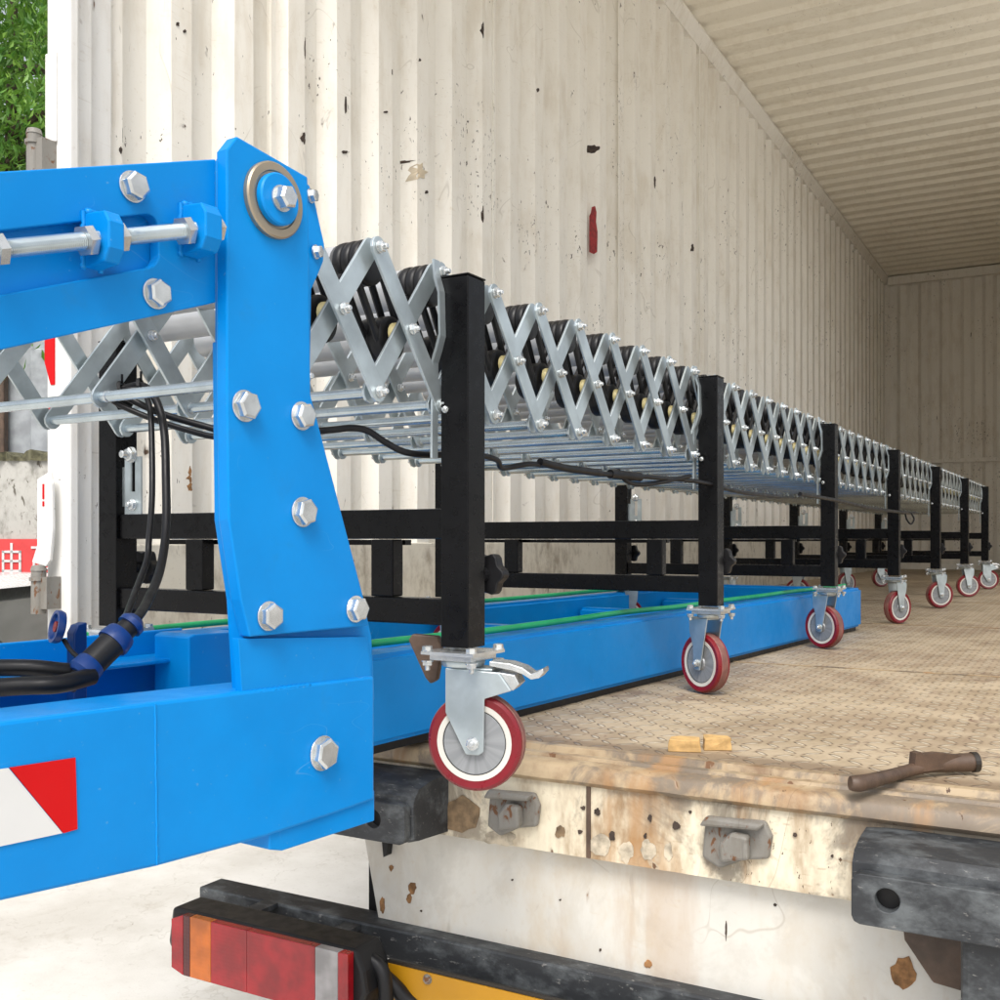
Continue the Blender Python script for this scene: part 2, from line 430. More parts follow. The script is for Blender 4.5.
prism(bm, pts, XL + .0015, XL + .0035, 'x'); TS('paint_mark', bm, M['paint_red'], lw)
bm = BM(); sheet(bm, corr(SIDE, YF, 1.62, .2028, -.034), lambda a, o, z: (XR + o, a, z), ZF, ZC); box(bm, XR + .042, XR + .07, SIDE, YF, ZF - .1, ZC)
T('side_wall', bm, M['wall'])
bm = BM(); sheet(bm, corr(XL - .03, XR + .03, -.9, .204, .03), lambda a, o, z: (a, YF - o - .03, z), ZF, ZC); box(bm, XL - .06, XR + .06, YF + .04, YF + .049, ZF - .05, ZC + .029)
ew = T('end_wall', bm, M['wall'])
bm = BM(); box(bm, XL + .03, XR, YF - .09, YF - .02, ZC - .1, ZC - .012); TS('top_rail', bm, M['wall'], ew, bevel=.006)
bm = BM(); box(bm, XL + .0, XR, YF - .05, YF - .02, ZF, ZF + .05); box(bm, XL, XR, YF - .042, YF - .02, .78, .82); TS('bottom_rail', bm, M['wall'], ew, bevel=.004)
bm = BM(); pr = corr(YR, YF, 1.5, .2, .026)
sheet(bm, pr, lambda a, o, x: (x, a, ZC - o * .8), XL - .07, XR + .07, 6); box(bm, XL - .07, XR + .07, YR, YF + .05, ZC + .03, ZC + .06)
T('ceiling', bm, worn('cream_roof_paint', (.86, .81, .69), dirt=(.60, .52, .38), rust=(.09, .05, .03), rust_lo=.73, dirt_amt=.35, chips=.70, scratch=0))
bm = BM(); prism(bm, [(XL - .05, ZC - .004), (XL + .035, ZC - .004), (XL + .035, ZC - .02), (XL + .004, ZC - .085), (XL - .05, ZC - .085)], YR, YF - .02, 'y')
T('roof_rail', bm, M['wall'])
# rear corner post with its return and hinge leaves
bm = BM()
prism(bm, [(-1.834, YR), (-1.765, YR), (-1.765, YR + .022), (-1.79, YR + .03), (-1.79, YR + .075), (-1.812, YR + .085), (-1.812, YR + .145), (-1.834, YR + .145)], -.45, ZC + .06, 'z')
cp = T('corner_post', bm, M['post'], bevel=.004)
bm = BM(); box(bm, .60, .70, YR, YR + .14, -.45, ZC + .06); T('corner_post', bm, M['post'], bevel=.004)
for py0, py1, HX in ((142, 200, -1.836), (570, 612, -1.822)):
    a = W(0, 0); d0 = 2.14
    zt = (539 - py0) / FPX * d0; zb = (539 - py1) / FPX * d0
    bm = BM(); cyl(bm, (HX, YR - .028, zb), (HX, YR - .028, zt), .0145, 16); lathe(bm, [(0, 0), (.016, 0), (.013, .010), (0, .012)], (HX, YR - .028, zt), (0, 0, 1), 16)
    lathe(bm, [(0, 0), (.018, 0), (.018, .007), (0, .007)], (HX, YR - .028, zt - .02), (0, 0, 1), 16)
    box(bm, HX + .010, HX + .032, YR - .034, YR - .001, zb + .01, zt - .012)
    hg = TS('hinge', bm, M['pipe'], cp, smooth=True)
bm = BM()                                                      # bent white flap low on the post, pale plate high on it
zz = lambda py: (539 - py) / FPX * 2.13
prism(bm, [(x + .042, z) for x, z in ((-1.872, zz(480)), (-1.835, zz(473)), (-1.828, zz(485)), (-1.826, zz(530)), (-1.834, zz(560)), (-1.846, zz(566)), (-1.888, zz(562)), (-1.872, zz(545)))], YR - .026, YR - .018)
fl = TS('flap', bm, M['post'], cp, bevel=.002)
bm = BM(); box(bm, -1.812, -1.807, YR - .0275, YR - .0262, zz(500), zz(485)); box(bm, -1.812, -1.807, YR - .0275, YR - .0262, zz(507), zz(502)); TS('red_mark', bm, M['red'], cp)
bm = BM(); box(bm, -1.832, -1.800, YR - .006, YR - .0005, zz(146), zz(57)); TS('hinge_leaf', bm, M['post'], cp, bevel=.002)
for y0, y1 in ((330, 386), (405, 421)):
    bm = BM(); prism(bm, [(-1.838, zz(y0)), (-1.808, zz(y0)), (-1.808, zz(y1)), (-1.82, zz(y1)), (-1.838, zz(y1) + .05 * (y1 - y0) / 60)], YR - .0022, YR - .0004)
    TS('red_reflector', bm, M['red'], cp)
# deck
bm = BM(); box(bm, XL - .02, XR + .03, YR + .035, YF, ZF - .05, ZF); T('cargo_floor', bm, M['tread'])
for yj in (2.62, 4.05, 5.6):                                    # welded plate joints
    bm = BM(); box(bm, XL + .01, XR, yj, yj + .012, ZF + .0005, ZF + .0022); T('floor_weld', bm, M['lip'])
def lipline(bm, prof):                                          # long profile with slightly dented edge
    n = 90; rows = []
    for i in range(n + 1):
        x = XL - .03 + (XR + .1 - XL + .03) * i / n
        j = rnd.uniform(-.0005, .0005)
        rows.append([bm.verts.new((x, y + j * (.3 if k in (0, len(prof) - 1) else 1), z + j * .5)) for k, (y, z) in enumerate(prof)])
    for A, B in zip(rows, rows[1:]):
        for i in range(len(A) - 1): bm.faces.new((A[i], A[i+1], B[i+1], B[i]))
bm = BM(); lipline(bm, [(YR + .05, ZF - .02), (YR + .04, ZF - .001), (YR + .024, ZF + .003), (YR + .012, ZF + .002), (YR + .006, ZF - .012), (YR - .002, ZF - .013), (YR - .007, ZF - .003), (YR - .022, ZF - .003), (YR - .026, ZF - .011), (YR - .031, ZF - .011), (YR - .035, ZF - .005), (YR - .058, ZF - .007), (YR - .066, ZF - .012), (YR - .069, ZF - .028), (YR - .064, ZF - .034), (YR - .055, ZF - .036), (YR - .04, ZF - .05)])
sl_ = T('rear_lip', bm, M['lip'], smooth=True, sharp=50)
YS = 1.352
bm = BM()
n = 120; rows = []
for i in range(n + 1):
    x = -1.90 + 2.62 * i / n; j = rnd.uniform(-.0005, .0005)
    rows.append([bm.verts.new((x, y, z)) for y, z in ((YS + .03, -.335), (YS + j, -.338), (YS + j * 1.5, -.372), (YS + j, -.41), (YS - .001 + j, -.449 + j * .3), (YS + .008, -.452), (YS + .06, -.452))])
for A, B in zip(rows, rows[1:]):
    for i in range(len(A) - 1): bm.faces.new((A[i], A[i+1], B[i+1], B[i]))
sill = T('rear_sill', bm, M['sill'])
bm = BM(); box(bm, -.612, -.606, YS - .0035, YS + .002, -.448, -.34); TS('weld_seam', bm, M['brown'], sill)
for cx, cz, s in ((-.725, -.395, 1), (-.395, -.392, 1.08)):       # battered latch keepers
    bm = BM(); a = .043 * s
    prism(bm, [(cx - a, cz - .028), (cx - a * .9, cz + .026), (cx + a * .8, cz + .030), (cx + a, cz + .012), (cx + a * .9, cz - .018), (cx + a*.2, cz - .024), (cx - a * .5, cz - .040)], YS - .012, YS - .001)
    k = TS('latch_keeper', bm, M['pipe'], sill, bevel=.004)
    bm = BM(); prism(bm, [(cx - a * .35, cz - .026), (cx - a * .4, cz - .002), (cx - a * .05, cz + .014), (cx + a * .42, cz + .012), (cx + a * .45, cz - .018)], YS - .03, YS - .012)
    prism(bm, [(cx - a, cz + .016), (cx + a * .7, cz + .02), (cx + a * .85, cz + .03), (cx - a * .8, cz + .03)], YS - .026, YS - .012)
    TS('latch_keeper', bm, M['pipe'], sill, bevel=.004)
bm = BM(); prism(bm, [(-1.022, -.452), (XR + .1, -.452), (XR + .1, -.63), (-.983, -.63)], 1.375, 1.381)
T('rear_panel', bm, M['panel'])
bm = BM(); prism(bm, [wx for wx in ((-.196, -.44), (-.19, -.485), (-.158, -.53), (-.112, -.535), (-.06, -.60), (.06, -.62), (.1, -.44))], 1.345, 1.374); T('shade_plate', bm, M['brown'], bevel=.003)  # brown plate standing in for the dark, shadowed hole in the panel
bm = BM(); box(bm, -.12, -.03, 1.26, 1.344, -.80, -.43); T('support_leg', bm, M['oldrubber'], bevel=.008)
def bumper(x0, x1, holes):
    bm = BM(); rows = []
    pf = [(YS - .002, -.352), (1.30, -.354), (1.268, -.360), (1.256, -.371), (1.254, -.385), (1.254, -.425), (1.256, -.436), (1.266, -.440), (YS - .002, -.446)]
    k = 14
    for i in range(k + 1):
        x = x0 + (x1 - x0) * i / k; e = min(i, k - i); sh = .004 if e == 0 else 0
        rows.append([bm.verts.new((x, y + sh + rnd.uniform(-.001, .001), z + (-.003 if e == 0 and q < 4 else 0) + (.003 if e == 0 and q > 4 else 0))) for q, (y, z) in enumerate(pf)])
    for A, B in zip(rows, rows[1:]):
        for i in range(len(A) - 1): bm.faces.new((A[i], A[i+1], B[i+1], B[i]))
    bm.faces.new(rows[0]); bm.faces.new(rows[-1])
    b = T('rubber_buffer', bm, M['oldrubber'], smooth=True, sharp=30)
    # raised front pad with drilled bolt holes
    bm = BM(); z0, z1 = -.437, -.379; X0, X1 = x0 + .003, x1 - .003; c = .009; yf, yb = 1.238, 1.2535
    out = [(X0 + c, z0), (X1 - c, z0), (X1 - c*.3, z0 + c*.3), (X1, z0 + c), (X1, z1 - c), (X1 - c*.3, z1 - c*.3), (X1 - c, z1), (X0 + c, z1), (X0 + c*.3, z1 - c*.3), (X0, z1 - c), (X0, z0 + c), (X0 + c*.3, z0 + c*.3)]
    loops = [out] + [[(hx + .0135 * math.cos(2*math.pi*q/24), -.405 + .0135 * math.sin(2*math.pi*q/24)) for q in range(24)] for hx in holes]
    edges = []; vl = []
    for lp in loops:
        vs = [bm.verts.new((p[0], yf, p[1])) for p in lp]; vl.append(vs)
        edges += [bm.edges.new((vs[q], vs[(q+1) % len(vs)])) for q in range(len(vs))]
    bmesh.ops.triangle_fill(bm, use_beauty=True, edges=edges)
    for vs in vl:
        ws = [bm.verts.new((v.co.x, yb, v.co.z)) for v in vs]; L = len(vs)
        for q in range(L): bm.faces.new((vs[q], vs[(q+1) % L], ws[(q+1) % L], ws[q]))
    TS('buffer_pad', bm, M['oldrubber'], b, bevel=.0015)
    for hx in holes:
        bm = BM(); lathe(bm, [(0, 0), (.0134, 0)], (hx, 1.2525, -.405), (0, -1, 0), 24); TS('hole_shade_disc', bm, M['cable'], b)  # black disc at the hole's bottom, its shade put into the colour
    return b
bumper(-.235, .22, (-.193, -.055)); bumper(-1.03, -.842, (-.90,))
bm = BM(); prism(bm, [(-.975,-.446),(-.955,-.446),(-.958,-.470),(-.962,-.50),(-.968,-.503),(-.972,-.47)], 1.36, 1.374); T('strap', bm, M['rubber'])
# rust and scuffs with a shape of their own
def blob(plane, px, py, w, h, part, mat, name='rust_spot', n=16, rag=.35):
    """plane: ('y', Y) or ('x', X) in world; w, h in photo pixels"""
    bm = BM(); pts = []; ph = rnd.uniform(0, 6)
    for q in range(n):
        a = 2 * math.pi * q / n; k = 1 + rag * (rnd.uniform(-1, 1) * .7 + .3 * math.sin(3 * a + ph))
        x = px + w / 2 * k * math.cos(a); y = py + h / 2 * k * math.sin(a)
        u = (x - 500) / FPX; dx = u * CT - ST; dy = u * ST + CT
        t = plane[1] / (dy if plane[0] == 'y' else dx)
        pts.append(((t * dx if plane[0] == 'y' else t * dy), (539 - y) / FPX * t))
    if plane[0] == 'y': prism(bm, pts, plane[1], plane[1] + .0012, 'y')
    else:                                                          # follow the ribs of the wall
        def off(y):
            for (a0, o0), (a1, o1) in zip(prof, prof[1:]):
                if a0 <= y <= a1: return o0 + (o1 - o0) * (y - a0) / max(1e-6, a1 - a0)
            return 0
        cy = sum(p[0] for p in pts) / n; cz = sum(p[1] for p in pts) / n
        fine = [(cy + (p[0] - cy) * k, cz + (p[1] - cz) * k) for k in (1, .5) for p in pts]
        V = [bm.verts.new((XL + off(p[0]) + .0016, p[0], p[1])) for p in fine]; c0 = bm.verts.new((XL + off(cy) + .0016, cy, cz))
        for q in range(n):
            r_ = (q + 1) % n
            bm.faces.new((V[q], V[r_], V[n + r_], V[n + q])); bm.faces.new((V[n + q], V[n + r_], c0))
        Bk = [bm.verts.new((XL + off(p[0]) - .001, p[0], p[1])) for p in pts]
        for q in range(n): bm.faces.new((V[q], V[(q+1) % n], Bk[(q+1) % n], Bk[q]))
    TS(name, bm, mat, part)
pnl = [o for o in COL.objects if o.name.startswith('rear_panel')][0]
RU = paint('rust_stain', (.26, .13, .05), rough=.8, var=.45, scale=70, bump=.4)
DK = paint('dark_rust', (.045, .03, .022), rough=.8, var=.4, scale=90, bump=.4)
GR = paint('bare_grey_scuff', (.42, .36, .27), rough=.6, var=.4, scale=60, bump=.2)
GB = paint('brown_grime', (.20, .135, .075), rough=.75, var=.45, scale=50, bump=.4)
for a in ((412,888,8,12),(409,899,5,9),(382,905,5,16),(391,868,4,6),(648,964,7,8),(903,974,26,32)): blob(('y', 1.3738), *a, pnl, RU, rag=.25)
for a in ((726,930,2,18),(775,905,3,3),(600,950,2,3),(852,892,3,2),(690,1000,2,5),(560,900,2,2),(512,880,2,2),(421,911,2,2)): blob(('y', 1.3738), *a, pnl, DK)
for a in ((600,845,22,20),(626,852,14,22),(648,850,15,20),(668,852,9,18),(500,838,30,16)): blob(('y', YS - .0018), *a, sill, GR, 'grey_scuff', rag=.25)
for a in ((597,812,6,7),(583,808,5,4),(676,826,7,9),(650,818,4,7),(612,836,6,9),(690,812,3,3),(645,836,3,5),(580,832,5,4),(795,835,4,5),(832,856,3,3)): blob(('y', YS - .0024), *a, sill, DK)
for a in ((462,815,36,34),(560,832,10,12)): blob(('y', YS - .0018), *a, sill, GB, 'grime_patch', rag=.25)
for a in ((305,138,7,11),(296,190,5,2),(126,134,4,14),(121,150,3,6),(129,152,2,4),(345,152,6,3),(395,100,3,3),(386,112,4,2),(412,160,8,3),(427,192,3,3),(178,24,3,4),(185,31,3,3),(130,27,2,8),(306,48,2,20),(346,105,2,16),(393,72,2,6),(420,60,2,3),(483,30,2,14),(598,148,4,8),(483,215,2,16),(538,90,3,4),(574,6,3,3),(655,182,2,12),(662,238,2,9),(693,248,2,7)): blob(('x', XL + .0016), *a, lw, DK, 'rust_spot')
for a in ((420,172,12,16),(193,475,13,16),(190,487,6,8)): blob(('x', XL + .0016), *a, lw, RU if a[0] < 200 else paint('tan_scuff', (.50, .42, .30), var=.3), 'rust_spot', rag=.5)
# under-run bar, tail lamp, number plate
bm = BM(); box(bm, -1.35, XR, 1.345, 1.40, -.655, -.606); bar = T('underrun_bar', bm, M['oldrubber'], bevel=.004)
bm = BM(); prism(bm, [(-1.30,-.60),(-.93,-.60),(-.915,-.63),(-.91,-.66),(-.93,-.70),(-1.28,-.70),(-1.31,-.66)], 1.236, 1.30)
lamp = T('tail_lamp', bm, M['rubber'], bevel=.006)
def lens(x0, x1, mat, n='lens'):
    bm = BM()
    def zt(x): return -.602 - (.010 if x < -1.27 else 0)
    pts = [(x0, zt(x0)), (x1, zt(x1)), (x1, -.698), (x0, -.698 + (.008 if x0 < -1.27 else 0))]
    prism(bm, pts, 1.221, 1.2355); TS(n, bm, mat, lamp, bevel=.0008)
lens(-1.286, -1.2605, M['lens_red']); lens(-1.260, -1.2455, M['lens_dark']); lens(-1.245, -1.2005, M['lens_orange'])
lens(-1.200, -1.1255, M['lens_red']); lens(-1.125, -.9925, M['lens_red']); lens(-.992, -.9505, M['lens_clear']); lens(-.950, -.932, M['lens_red'])
bm = BM(); box(bm, -1.20, -1.17, 1.26, 1.344, -.612, -.604); TS('lamp_bracket', bm, M['oldrubber'], lamp); bm = BM(); box(bm, -1.03, -1.0, 1.26, 1.344, -.618, -.610); TS('lamp_bracket', bm, M['oldrubber'], lamp)
bm = BM(); tube(bm, [(-.93, 1.28, -.64), (-.90, 1.29, -.665), (-.875, 1.30, -.69), (-.84, 1.31, -.70)], .012); TS('lamp_bracket', bm, M['rubber'], lamp, smooth=True); bm = BM(); tube(bm, [(-.94, 1.27, -.62), (-.905, 1.27, -.64), (-.90, 1.27, -.70), (-.915, 1.27, -.74)], .011)
TS('lamp_bracket', bm, M['rubber'], lamp, smooth=True)
bm = BM(); prism(bm, [(-.918, -.634), (-.44, -.634), (-.434, -.64), (-.434, -.79), (-.924, -.79), (-.924, -.64)], 1.302, 1.306); npl = T('number_plate', bm, M['darkrim'])
bm = BM(); box(bm, -.918, -.44, 1.2995, 1.3018, -.785, -.639); TS('plate_face', bm, M['yellow'], npl)
bm = BM(); hexbolt(bm, (-.845, 1.2994, -.648), (0, -1, 0), .006, .003); TS('screw', bm, M['pipe'], npl)
for x in (-1.2, -.2):                                            # chassis and wheels, well under the body
    bm = BM(); box(bm, x - .04 + .2, x + .04 + .2, 1.42, YF, -.62, -.42); T('chassis_rail', bm, M['rubber'])
for x in (-1.62, .42):
    for y in (4.0, 5.3, 10.2):
        bm = BM(); lathe(bm, [(.0, -.12), (.26, -.12), (.30, -.14), (.47, -.13), (.50, -.09), (.50, .09), (.47, .13), (.30, .14), (.26, .12), (0, .12)], (x, y, -H + .50), (1, 0, 0), 32)
        T('truck_wheel', bm, M['rubber'], smooth=True)

# ================================================================== BLUE LOADER FRAME
# local frame: x along the frame, y away from the camera; side face of the column is y = 0
eb = Vector((.561, .828)); CB = Vector((-.181, 1.0)); nb = Vector((.828, -.561))
KB = -(CB.dot(nb))                                               # positive distance of the plane
pB = W(CB.x, CB.y); rotB = TH + math.atan2(.828, .561)
blue = thing('loader_frame', 'bright blue steel loader frame bolted together beside the conveyor', 'steel frame', (pB.x, pB.y, 0), rotB)
def B(px, py, off=0.):
    """photo pixel on the plane y = off of the blue frame -> local (x, z)"""
    u = (px - 500) / FPX
    d = (KB + off) / (-(u * nb.x + nb.y))
    p = Vector((u * d, d)) - CB
    return (p.dot(eb), (539 - py) / FPX * d)
def BP(px, py, off=0.): x, z = B(px, py, off); return Vector((x, off, z))
BO = lambda name, bm, mat, **k: obj(name, bm, mat, blue, **k)
# column: front plate, backing, rear plate
bm = BM(); prism(bm, [B(*p) for p in ((227,149),(237,136),(308,177),(311,395),(365,602),(369,626),(250,637),(241,600),(229,520),(227,395))], 0, .014)
col_ = BO('column_plate', bm, M['blue'], bevel=.0016)
bm = BM(); prism(bm, [B(x, y, .0142) for x, y in ((227,340),(309,330),(311,395),(366,610),(372,637),(375,700),(247,700),(241,600),(229,520))], .0145, .034)
BO('column_web', bm, M['blue'], bevel=.0012)
bm = BM(); prism(bm, [B(x, y, .05) for x, y in ((219,160),(232,140),(306,186),(312,205),(321,245),(320,262),(316,272),(308,290),(306,420),(219,420))], .045, .056)
rp = BO('rear_plate', bm, M['blue'], bevel=.0012)
for x, y in ((315, 252), (310, 196)):
    bm = BM(); hexbolt(bm, BP(x, y, .0445), (.35, -1, 0), .006, .006); sub('bolt', bm, M['bolt'], rp)
# pivot: bronze washer, blue disc, bolt
c = BP(272, 201, 0)
bm = BM(); lathe(bm, [(0, .0003), (.0345, .0003), (.0345, .0045), (.033, .006), (.0265, .006), (.0255, .0045), (0, .0045)], c, (0, -1, 0), 48); pv = BO('pivot_washer', bm, M['bronze'], smooth=True)
bm = BM(); lathe(bm, [(0, .005), (.0235, .005), (.0235, .010), (.022, .0115), (0, .0115)], c, (0, -1, 0), 48); sub('pivot_disc', bm, M['blue'], pv, smooth=True)
bm = BM(); hexbolt(bm, c + Vector((0, -.0117, 0)), (0, -1, 0), .0098, .011, rot=.2); sub('bolt', bm, M['bolt'], pv)
# lower beam and its end gusset
bm = BM(); prism(bm, [B(*p, .003) for p in ((-330,772),(0,722),(156,702),(307,684),(375,676),(375,800),(330,816),(267,837),(157,867),(0,902),(-330,985))], .0035, .070)
lb = BO('lower_beam', bm, M['blue'], bevel=.003)
bm = BM(); prism(bm, [B(*p) for p in ((243,639),(371,637),(375,660),(375,700),(247,700))], .006, .014); BO('column_web', bm, M['blue'], bevel=.0004)
bm = BM(); prism(bm, [B(x, y, .007) for x, y in ((270,828),(375,790),(375,821),(283,851),(270,850))], .0075, .05); BO('gusset_plate', bm, M['blue'], bevel=.0012)
def bead(name, p0, p1, part, r=.0017):
    p0 = Vector(p0); p1 = Vector(p1); n_ = max(4, int((p1 - p0).length / .003)); bm = BM()
    tube(bm, [p0 + (p1 - p0) * (i / n_) + Vector([rnd.uniform(-.0003, .0003) for _ in range(3)]) for i in range(n_ + 1)], [r * (1.15 if i % 2 else .8) for i in range(n_ + 1)], 8, 0)
    return sub(name, bm, M['blue'], part, smooth=True, sharp=80)
bead('weld_seam', BP(155, 704, .0037), BP(157, 865, .0037), lb, .0011)
bead('weld_seam', BP(247, 693, .006), BP(310, 685, .0055), lb, .002)
# reflective chevron sticker on the beam
s0 = [B(*p, .003) for p in ((-150,788),(8,768),(62,833),(-150,878))]
bm = BM(); prism(bm, s0, .0022, .0031); sub('white_reflector', bm, M['white'], lb)
bm = BM(); prism(bm, [B(*p, .003) for p in ((9,767.5),(75,757.5),(77,829),(63,833))], .0022, .0031); sub('red_reflector', bm, M['red'], lb)
# upper arm: side plate with a long slot open to the left of view, backing web
A_ = .0142
def arc(cx, cy, rx, ry, a0, a1, n=6): return [(cx + rx * math.cos(R(a0 + (a1-a0)*i/n)), cy + ry * math.sin(R(a0 + (a1-a0)*i/n))) for i in range(n + 1)]
outl = [(-330,190),(0,171.5),(216,159),(216,302.5),(0,350),(-330,425)]
slot = [(-330,320),(0,295),(140,269)] + arc(146, 255, 13, 13, 90, 0) + arc(146, 226, 12, 12, 0, -90) + [(0,231),(-330,252)]
bm = BM(); prism(bm, [B(x, y, A_) for x, y in ([(-330,190),(0,171.5),(216,159),(216,302.5),(0,350),(-330,425)] + slot)], A_, A_ + .012)
arm = BO('upper_arm', bm, M['blue'], bevel=.0012)
bm = BM(); prism(bm, [B(x, y, A_) for x, y in ((-330,192),(0,173),(216,160.5),(216,301),(0,348),(-330,423))], A_ + .0125, A_ + .05); BO('arm_web', bm, M['blue'], bevel=.001)
# tensioner: lugs, threaded rod, nuts
yr = A_ - .016
rod0 = BP(-330, 282, yr); rod1 = BP(214, 228, yr)
bm = BM(); cyl(bm, rod0, rod1, .0062, 20)
dirv = (rod1 - rod0).normalized(); Lr = (rod1 - rod0).length
for i in range(int(.36 / .0016)):                                  # thread
    p = rod1 - dirv * (.0016 * i + .001); lathe(bm, [(.0060, -.0006), (.0068, 0), (.0060, .0006)], p, dirv, 14)
rod = BO('threaded_rod', bm, M['zinc_rod'], smooth=True)
def nut(px):
    k = (px + 330) / 544.
    u = (px - 500) / FPX
    # point of the rod seen at this pixel column
    best = min((abs((lambda q: q)(0)),), default=0)
    lo, hi = 0., Lr
    for _ in range(40):
        mid = (lo + hi) / 2; q = rod0 + dirv * mid
        cxy = CB + eb * q.x + Vector((-nb.x, -nb.y)) * q.y
        if cxy.x / cxy.y < u: lo = mid
        else: hi = mid
    return rod0 + dirv * lo
for px in (-3, 87, 118, 185, 215):
    bm = BM(); hexbolt(bm, nut(px) - dirv * .004, dirv, .0112, .009, washer=False, rot=.1); sub('nut', bm, M['bolt'], rod)
def lug(x0, x1, name):
    q0 = nut(x0); q1 = nut(x1)
    t = (q1.x - q0.x); cz = (q0.z + q1.z) / 2
    bm = BM(); m = Matrix.Translation((0, 0, cz)) @ Matrix.Rotation(-.12, 4, 'Y') @ Matrix.Translation((0, 0, -cz))
    prism(bm, [(A_ - .001, cz - .022), (A_ - .026, cz - .020), (A_ - .032, cz - .010), (A_ - .032, cz + .010), (A_ - .026, cz + .019), (A_ - .001, cz + .021)], q0.x, q1.x, 'x', None)
    lg_ = BO(name, bm, M['blue'], bevel=.0015)
    for xx in (q0.x - .0005, q1.x + .0005): bead('weld_seam', (xx, A_ - .001, cz - .023), (xx, A_ - .001, cz + .022), lg_, .0022)
    bead('weld_seam', (q0.x, A_ - .002, cz + .022), (q1.x, A_ - .002, cz + .022), lg_, .003)
    return lg_
lug(96, 112, 'rod_lug'); lug(193, 210, 'rod_lug')
# bolts
for x, y, r, o in ((132,187,.0105,A_), (155,294,.0105,A_), (244,406,.0118,0), (301,416,.0112,0), (302,512,.0118,0), (268,616,.0112,0), (355,609,.0112,0), (322,753,.0140,.0034)):
    bm = BM(); hexbolt(bm, BP(x, y, o) + Vector((0, -.0003, 0)), (0, -1, 0), r, .0085, rot=rnd.uniform(0, 1)); BO('bolt', bm, M['bolt'], bevel=.0006)
# cross channel and stiffener plates behind the lower beam
bm = BM(); x1, z0 = B(184, 628, .23); zlow = B(184, 712, .23)[1]
box(bm, -1.0, x1, .232, .238, zlow, z0); box(bm, -1.0, x1, .175, .2315, B(184, 654, .2)[1] - .004, B(184, 654, .2)[1])
box(bm, -1.0, x1, .175, .2315, zlow - .004, zlow)
BO('cross_channel', bm, M['blue'], bevel=.0015)
bm = BM(); prism(bm, [B(*p, .165) for p in ((71,633),(75,625),(84,622),(84,712),(71,712))], .16, .172); BO('stiffener_plate', bm, M['blue_dark'], bevel=.001)
bm = BM(); prism(bm, [B(*p, .150) for p in ((186,637),(192,634),(245,631),(252,712),(186,712))], .145, .20); BO('stiffener_plate', bm, M['blue'], bevel=.0015)
# floor frame lying on the deck
z0, z1 = ZF + .014, -.167
fx0, fx1 = .12, 2.95
def chan(y0, y1, x0, x1, name='floor_beam', zt=z1, lbl=None):
    bm = BM(); box(bm, x0, x1, y0, y1, z0, zt)
    bmesh.ops.bevel(bm, geom=[e for e in bm.edges], offset=.008, segments=3, affect='EDGES')
    b = BO(name, bm, M['blue'], smooth=True)
    return b
for y0_, y1_ in ((.296, .33), (.47, .505), (.81, .85)):
    bm = BM(); box(bm, fx0 + .01, fx1 - .02, y0_, y1_, ZF + .0006, ZF + .0148); BO('shade_strip', bm, M['rubber'])  # dark strip under each beam, standing in for the shadow in the gap
chan(.283, .343, fx0, fx1); chan(.462, .512, fx0, fx1 - .066, zt=z1 - .012); chan(.80, .86, fx0, fx1)
for x in (.62, 1.25, 1.9, 2.45): chan(.346, .797, x, x + .05, 'floor_crossmember', z1 - .030)
chan(.346, .797, fx1 - .06, fx1, 'floor_crossmember')

# ================================================================== ROLLER CONVEYOR
aV = Vector((.506, .8625)).normalized(); pC = W(-.046, 1.31); rotC = TH + math.atan2(aV.y, aV.x)
conv = thing('roller_conveyor', 'long expandable roller conveyor on black legs and red casters running into the truck', 'conveyor', (pC.x, pC.y, H + ZF), rotC)
CO = lambda name, bm, mat, **k: obj(name, bm, mat, conv, **k)
WID = .635; PER = .1295; ZT, ZB = .333, .168; ZM = (ZT + ZB) / 2
posts = [0, .93, 1.94, 2.95, 3.98, 5.03, 6.05]
K0, K1 = -2, 48
def many(name, items, mat, limit=100, **k):
    """items: (distance, build function); the nearest become parts, the rest one mass"""
    items = sorted(items, key=lambda t: t[0]); out = []
    for d, f in items[:limit]:
        bm = BM(); f(bm); out.append(CO(name, bm, mat, **k))
    if len(items) > limit:
        bm = BM()
        for d, f in items[limit:]: f(bm)
        o = CO(name + '_far', bm, mat, **k); o['kind'] = 'stuff'
    return out
def bar_fn(x0, z0, x1, z1, y, th=.004, w=.0126):
    def f(bm):
        a = Vector((x0, z0)); b = Vector((x1, z1)); d = (b - a).normalized(); nn = Vector((-d.y, d.x)); pts = []
        for i in range(7):
            t = R(90 + 180 * i / 6); pts.append(a + (d * math.cos(t) + nn * math.sin(t)) * w)
        for i in range(7):
            t = R(-90 + 180 * i / 6); pts.append(b + (d * math.cos(t) + nn * math.sin(t)) * w)
        prism(bm, [(p.x, p.y) for p in pts], y - th / 2, y + th / 2)
    return f
def dist(x, y): return math.hypot(-.046 + .506 * x - .8625 * y, 1.31 + .8625 * x + .506 * y)
bars, bolts = [], []
for side, ty, s in (('near', .030, -1), ('mid', .33, -1), ('far', WID - .030, 1)):
    for k in range(K0, K1 + 1):
        x = k * PER - .014
        if k < K1:
            bars.append((dist(x, ty), bar_fn(x, ZT, x + PER, ZB, ty + s * .006)))
            bars.append((dist(x, ty), bar_fn(x + PER, ZT, x, ZB, ty - s * .006)))
            bolts.append((dist(x, ty), (lambda X, Y, Z, S: lambda bm: hexbolt(bm, (X, Y, Z), (0, S, 0), .0058, .0045, stub=.003, rot=X * 9))(x + PER / 2, ty + s * .0084, ZM, s)))
        for z in (ZT, ZB):
            bolts.append((dist(x, ty), (lambda X, Y, Z, S: lambda bm: hexbolt(bm, (X, Y, Z), (0, S, 0), .0062, .005, stub=.004, rot=X * 7))(x, ty + s * .0084, z, s)))
many('scissor_bar', bars, M['zinc'], bevel=.0007)
